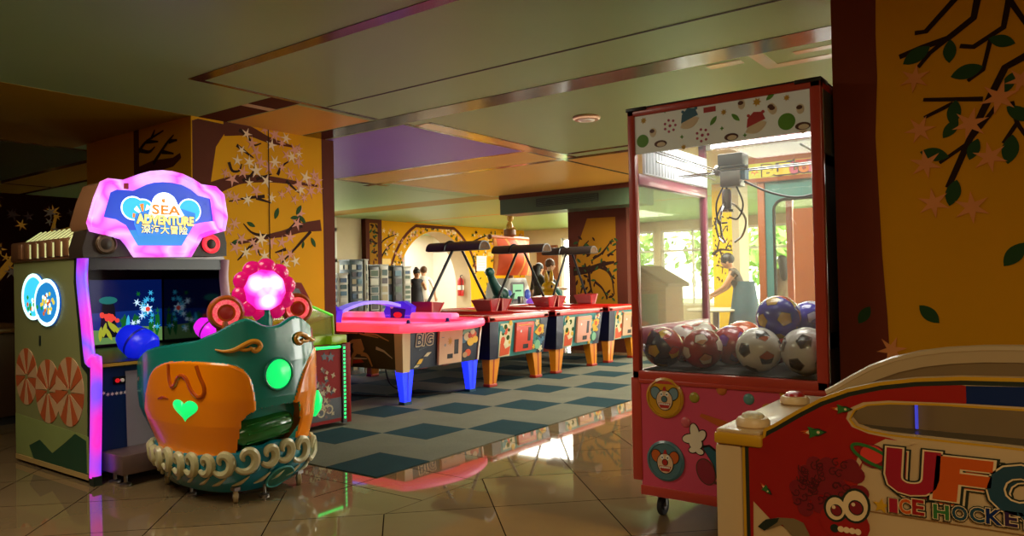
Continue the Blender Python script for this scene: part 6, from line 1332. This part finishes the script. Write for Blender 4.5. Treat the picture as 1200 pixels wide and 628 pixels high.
# ================================================================== people
SKN = M('skin', '#c08a62', .5, var=.05); SKN2 = M('fair skin', '#d8a884', .5, var=.05); HR = M('dark hair', '#1a1210', .5); HR2 = M('brown hair', '#5a3a22', .5)
def person(px, depth, h, face, label, skin, hair, shirt, legs, arms, lean=0., bare=True, skirt=False, long_hair=False, bun=False):
    """one continuous body grown over a skeleton; face = heading in radians (0 looks along +x)"""
    gx, gy, _ = at_d(px, depth); s_ = h / 1.75
    t = thing('person', label, 'person', (gx, gy, 0)); R_ = Matrix.Rotation(face, 3, 'Z')
    def W(f, l, z):
        f2 = f + max(0, z - .95) * math.sin(lean); return R_ @ Vector((f2 * s_, l * s_, (z if z < .95 else .95 + (z - .95) * math.cos(lean)) * s_))
    J = {'pel': ((0, 0, .98), .135), 'wai': ((0, 0, 1.12), .115), 'che': ((0, 0, 1.33), .135), 'nk0': ((0, 0, 1.46), .07), 'nk': ((.01, 0, 1.52), .052), 'hd': ((.025, 0, 1.61), .088), 'hd2': ((.025, 0, 1.68), .09)}
    E = [('pel', 'wai'), ('wai', 'che'), ('che', 'nk0'), ('nk0', 'nk'), ('nk', 'hd'), ('hd', 'hd2')]
    for i, sd in enumerate((1, -1)):
        J['hip%d' % i] = ((0, .095 * sd, .93), .095); J['kn%d' % i] = ((.02, .10 * sd, .50), .062); J['an%d' % i] = ((-.01, .10 * sd, .09), .042); J['to%d' % i] = ((.13, .11 * sd, .045), .036)
        E += [('pel', 'hip%d' % i), ('hip%d' % i, 'kn%d' % i), ('kn%d' % i, 'an%d' % i), ('an%d' % i, 'to%d' % i)]
        el, wr = arms[i]
        J['sh%d' % i] = ((0, .175 * sd, 1.42), .06); J['el%d' % i] = (el, .043); J['wr%d' % i] = (wr, .03)
        hv = (np.array(wr) - np.array(el)); hv = hv / np.linalg.norm(hv); pm = np.array(wr) + hv * .06; J['pa%d' % i] = (tuple(pm), .036)
        E += [('nk0', 'sh%d' % i), ('sh%d' % i, 'el%d' % i), ('el%d' % i, 'wr%d' % i), ('wr%d' % i, 'pa%d' % i)]
        sv = np.cross(hv, [0, 0, 1.]); sv = sv / (np.linalg.norm(sv) + 1e-9)
        for q in range(4):
            J['f%d%d' % (i, q)] = (tuple(pm + hv * (.075 - .008 * abs(q - 1.3)) + sv * (q - 1.5) * .021 + np.array([0, 0, -.012])), .010); E.append(('pa%d' % i, 'f%d%d' % (i, q)))
        J['th%d' % i] = (tuple(pm + hv * .02 + sv * .055), .011); E.append(('pa%d' % i, 'th%d' % i))
    ks = list(J); me = bpy.data.meshes.new('body'); me.from_pydata([tuple(W(*J[q][0])) for q in ks], [(ks.index(a), ks.index(b)) for a, b in E], [])
    o = bpy.data.objects.new('body', me); COL.objects.link(o); md = o.modifiers.new('skin', 'SKIN'); md.use_smooth_shade = True; sb = o.modifiers.new('sub', 'SUBSURF'); sb.levels = 1; sb.render_levels = 1
    for i, q in enumerate(ks):
        r_ = J[q][1] * s_; me.skin_vertices[0].data[i].radius = (r_, r_)
    me.skin_vertices[0].data[0].use_root = True
    for q in ('che', 'wai', 'pel'): i = ks.index(q); r_ = J[q][1] * s_; me.skin_vertices[0].data[i].radius = (r_ * 1.2, r_ * .85)
    dg = bpy.context.evaluated_depsgraph_get(); m2 = bpy.data.meshes.new_from_object(o.evaluated_get(dg)); bpy.data.objects.remove(o)
    o = bpy.data.objects.new('body', m2); COL.objects.link(o); o.parent = t; ORG[o.name] = ORG[t.name]
    m2.materials.clear()
    for m in (skin, shirt, legs, BLK): m2.materials.append(m)
    P = {q: W(*J[q][0]) for q in ks}
    def near(c):
        best = (9, None)
        for a, b in E:
            A, B = P[a], P[b]; e = B - A; u = max(0, min(1, (c - A).dot(e) / max(1e-9, e.length_squared))); d = (c - A - e * u).length - .6 * (J[a][1] + (J[b][1] - J[a][1]) * u) * s_
            if d < best[0]: best = (d, a + '-' + b)
        return best[1]
    for f in m2.polygons:
        n_ = near(f.center); k_ = n_.split('-')[0][:2]
        f.material_index = 1 if k_ in ('pe', 'wa', 'ch') or n_.startswith('nk0-sh') else 0
        if n_.startswith('pel-hip') or k_ == 'hi': f.material_index = 2
        if k_ == 'kn': f.material_index = 0 if skirt else 2
        if k_ == 'an': f.material_index = 3
        if k_ == 'sh' and not bare: f.material_index = 1
        f.use_smooth = True
    T0 = Vector((gx, gy, 0)); G = lambda f, l, z: T0 + W(f, l, z)
    k = MB(); hc = G(.008, 0, 1.685); k.ell(hc, (.112 * s_, .10 * s_, .105 * s_), hair, 18, 12, R_)
    if long_hair: k.tube([G(-.05, 0, 1.70), G(-.085, 0, 1.55), G(-.10, 0, 1.36), G(-.09, 0, 1.24)], [.10 * s_, .105 * s_, .09 * s_, .04 * s_], hair, 12)
    if bun: k.ell(G(-.10, .02, 1.77), (.055 * s_,) * 3, hair, 12, 8)
    k.build('hair', t)
    k = MB(); fc_ = G(.045, 0, 1.625); k.ell(fc_, (.078 * s_, .068 * s_, .10 * s_), skin, 16, 12, R_); k.ell(G(.128, 0, 1.615), (.016 * s_, .012 * s_, .022 * s_), skin, 8, 6, R_)
    for sd in (-1, 1): k.ell(G(.112, .028 * sd, 1.645), (.01 * s_, .013 * s_, .007 * s_), BLK, 8, 6, R_); k.ell(G(.02, .08 * sd, 1.62), (.02 * s_, .012 * s_, .03 * s_), skin, 8, 6, R_)
    k.ell(G(.117, 0, 1.575), (.008 * s_, .022 * s_, .006 * s_), M('lips', '#8a3a34', .5), 8, 6, R_); k.build('face', t)
    if skirt:
        k = MB(); k.lathe([(.16 * s_, .32 * s_), (.19 * s_, .12 * s_), (.22 * s_, -.1 * s_), (.27 * s_, -.40 * s_), (.265 * s_, -.41 * s_), (.12 * s_, .2 * s_)], T0 + W(0, 0, .95), (0, 0, 1), legs, 22); k.build('skirt', t)
    return t
dn = [((-.02, .23, 1.14), (.03, .25, .90)), ((-.02, -.23, 1.14), (.03, -.25, .90))]
BDR = M('black dress cloth', '#0e0d12', .7); WCL = M('white clothes', '#e4dcd0', .7); DKT = M('dark grey tshirt', '#23262c', .7); OLV = M('olive jacket', '#3a3626', .7); TLC = M('teal jacket', '#12625a', .6, var=.1); BLS = M('blue grey skirt', '#3a5a68', .7); KHK = M('khaki trousers', '#8a7a58', .7)
person(487, 18.3, 1.58, -.5, 'person in a black dress with a dark hair bun standing before the bright arch', SKN, HR, BDR, BDR, [((.05, .26, 1.18), (.26, .14, 1.30)), ((-.05, -.27, 1.16), (.02, -.30, .90))], .12, True, True, False, True)
person(496.5, 19.1, 1.64, 2.6, 'person in white clothes turned towards the one in the black dress', SKN2, HR2, WCL, WCL, [((.1, .25, 1.18), (.34, .16, 1.26)), ((.0, -.28, 1.16), (.12, -.36, .92))], .0, False)
person(630, 16.2, 1.60, 1.3, 'person with dark hair and an olive jacket seen from behind by the ship ride', SKN, HR, OLV, DKT, dn, .05, False, False, True)
person(642, 15.4, 1.66, .9, 'person with brown hair in a dark grey top behind the yellow rabbit ride', SKN2, HR2, DKT, DKT, [((.05, .25, 1.14), (.3, .16, 1.12)), ((.05, -.25, 1.14), (.3, -.16, 1.12))], .05, False)
person(658, 14.5, 1.32, 2.9, 'person in a teal jacket bending forward beside the yellow rabbit ride', SKN, HR, TLC, TLC, [((.2, .22, 1.12), (.42, .16, 1.02)), ((.2, -.22, 1.12), (.42, -.16, 1.02))], .5, False)
person(872, 11.2, 1.62, 3.35, 'person in a blue grey skirt leaning over the round pale table', SKN, HR, M('brown grey top', '#4a4038', .7), BLS, [((.22, .22, 1.18), (.48, .14, 1.06)), ((.22, -.22, 1.18), (.48, -.12, 1.04))], .35, True, True)
person(917, 14.6, 1.62, 2.2, 'person with long dark hair behind the window of the orange booth', SKN, HR, M('brown top', '#7a6248', .7), KHK, dn, .0, True, False, True)
person(933, 14.9, 1.74, 2.6, 'person in a white shirt beside the long haired one behind the orange booth', SKN2, HR2, WCL, KHK, dn, .0, False)

# ================================================================== light
W_ = bpy.data.worlds.new('sky'); SC.world = W_; W_.use_nodes = True
N = W_.node_tree.nodes; L = W_.node_tree.links; bg = N['Background']
sk = N.new('ShaderNodeTexSky'); sk.sky_type = 'HOSEK_WILKIE'; sk.sun_direction = (.3, -.5, .8); sk.turbidity = 5
mxn = N.new('ShaderNodeMix'); mxn.data_type = 'RGBA'; mxn.inputs['Factor'].default_value = .75; L.new(sk.outputs[0], mxn.inputs['A']); mxn.inputs['B'].default_value = (1.0, .98, .86, 1); L.new(mxn.outputs['Result'], bg.inputs[0]); bg.inputs[1].default_value = 20
def area(name, loc, rot, sx_, sy_, power, col, portal=False):
    l = bpy.data.lights.new(name, 'AREA'); l.shape = 'RECTANGLE'; l.size = sx_; l.size_y = sy_; l.energy = power; l.color = col
    o = bpy.data.objects.new(name, l); COL.objects.link(o); o.location = loc; o.rotation_euler = rot
    if portal: l.cycles.is_portal = True
    return o
area('window_daylight_portal', (-4.2, 19.15, 1.4), (-PI / 2, 0, 0), 15.8, 2.4, 1, (1, 1, 1), True)
area('east_daylight_portal', (6.25, 13.25, 1.45), (0, -PI / 2, 0), 2.3, 8.5, 1, (1, 1, 1), True)
area('shop_fill', (-15.2, 15.0, 2.78), (0, 0, 0), 2.2, 5, 280, (1, .97, .9))  # added lamp, lifts the room behind the arch to white
area('far_hall_fill', (-9.5, 15.5, 2.78), (0, 0, 0), 4, 3, 650, (1, .95, .78))  # unseen area light put in to brighten the far walls
area('back_hall_fill', (-4.4, 10.2, 2.78), (0, 0, 0), 1.6, .8, 150, (1, .97, .82))  # added to light the front of the bright yellow pillar
area('hall_fill', (-1.5, 13, 2.78), (0, 0, 0), 3, 3, 340, (1, .98, .84))  # extra fill put in to raise the rear of the hall
area('mid_hall_fill', (-3.2, 6.8, 2.78), (0, 0, 0), 2.5, 2, 125, (1, .97, .82))  # added fill for the booth front and the table ends
area('front_hall_light', (1.2, -.8, 2.78), (0, 0, 0), 2, 2, 82, (1, .79, .48))
area('left_hall_fill', (-4.2, 1.0, 2.78), (0, 0, 0), 1.5, 1.5, 56, (1, .9, .68))  # added fill for the boat seat, crane front and nearby floor
area('crane_fill', (-1.35, 4.1, 2.08), (0, 0, 0), .7, .5, 15, (1, .97, .9))  # extra light added over the balls and rails, besides the tube
# ------------------------------------------------------------------ view
SC.view_settings.view_transform = 'Standard'; SC.view_settings.look = 'None'; SC.view_settings.exposure = 0; SC.view_settings.gamma = 1; SC.view_settings.use_curve_mapping = False
SC.cycles.use_denoising = True
try: SC.cycles.denoiser = 'OPENIMAGEDENOISE'
except Exception: pass
SC.cycles.max_bounces = 8; SC.cycles.diffuse_bounces = 4; SC.cycles.glossy_bounces = 4; SC.cycles.transparent_max_bounces = 16; SC.cycles.sample_clamp_indirect = 6
SC.cycles.caustics_reflective = False; SC.cycles.caustics_refractive = False
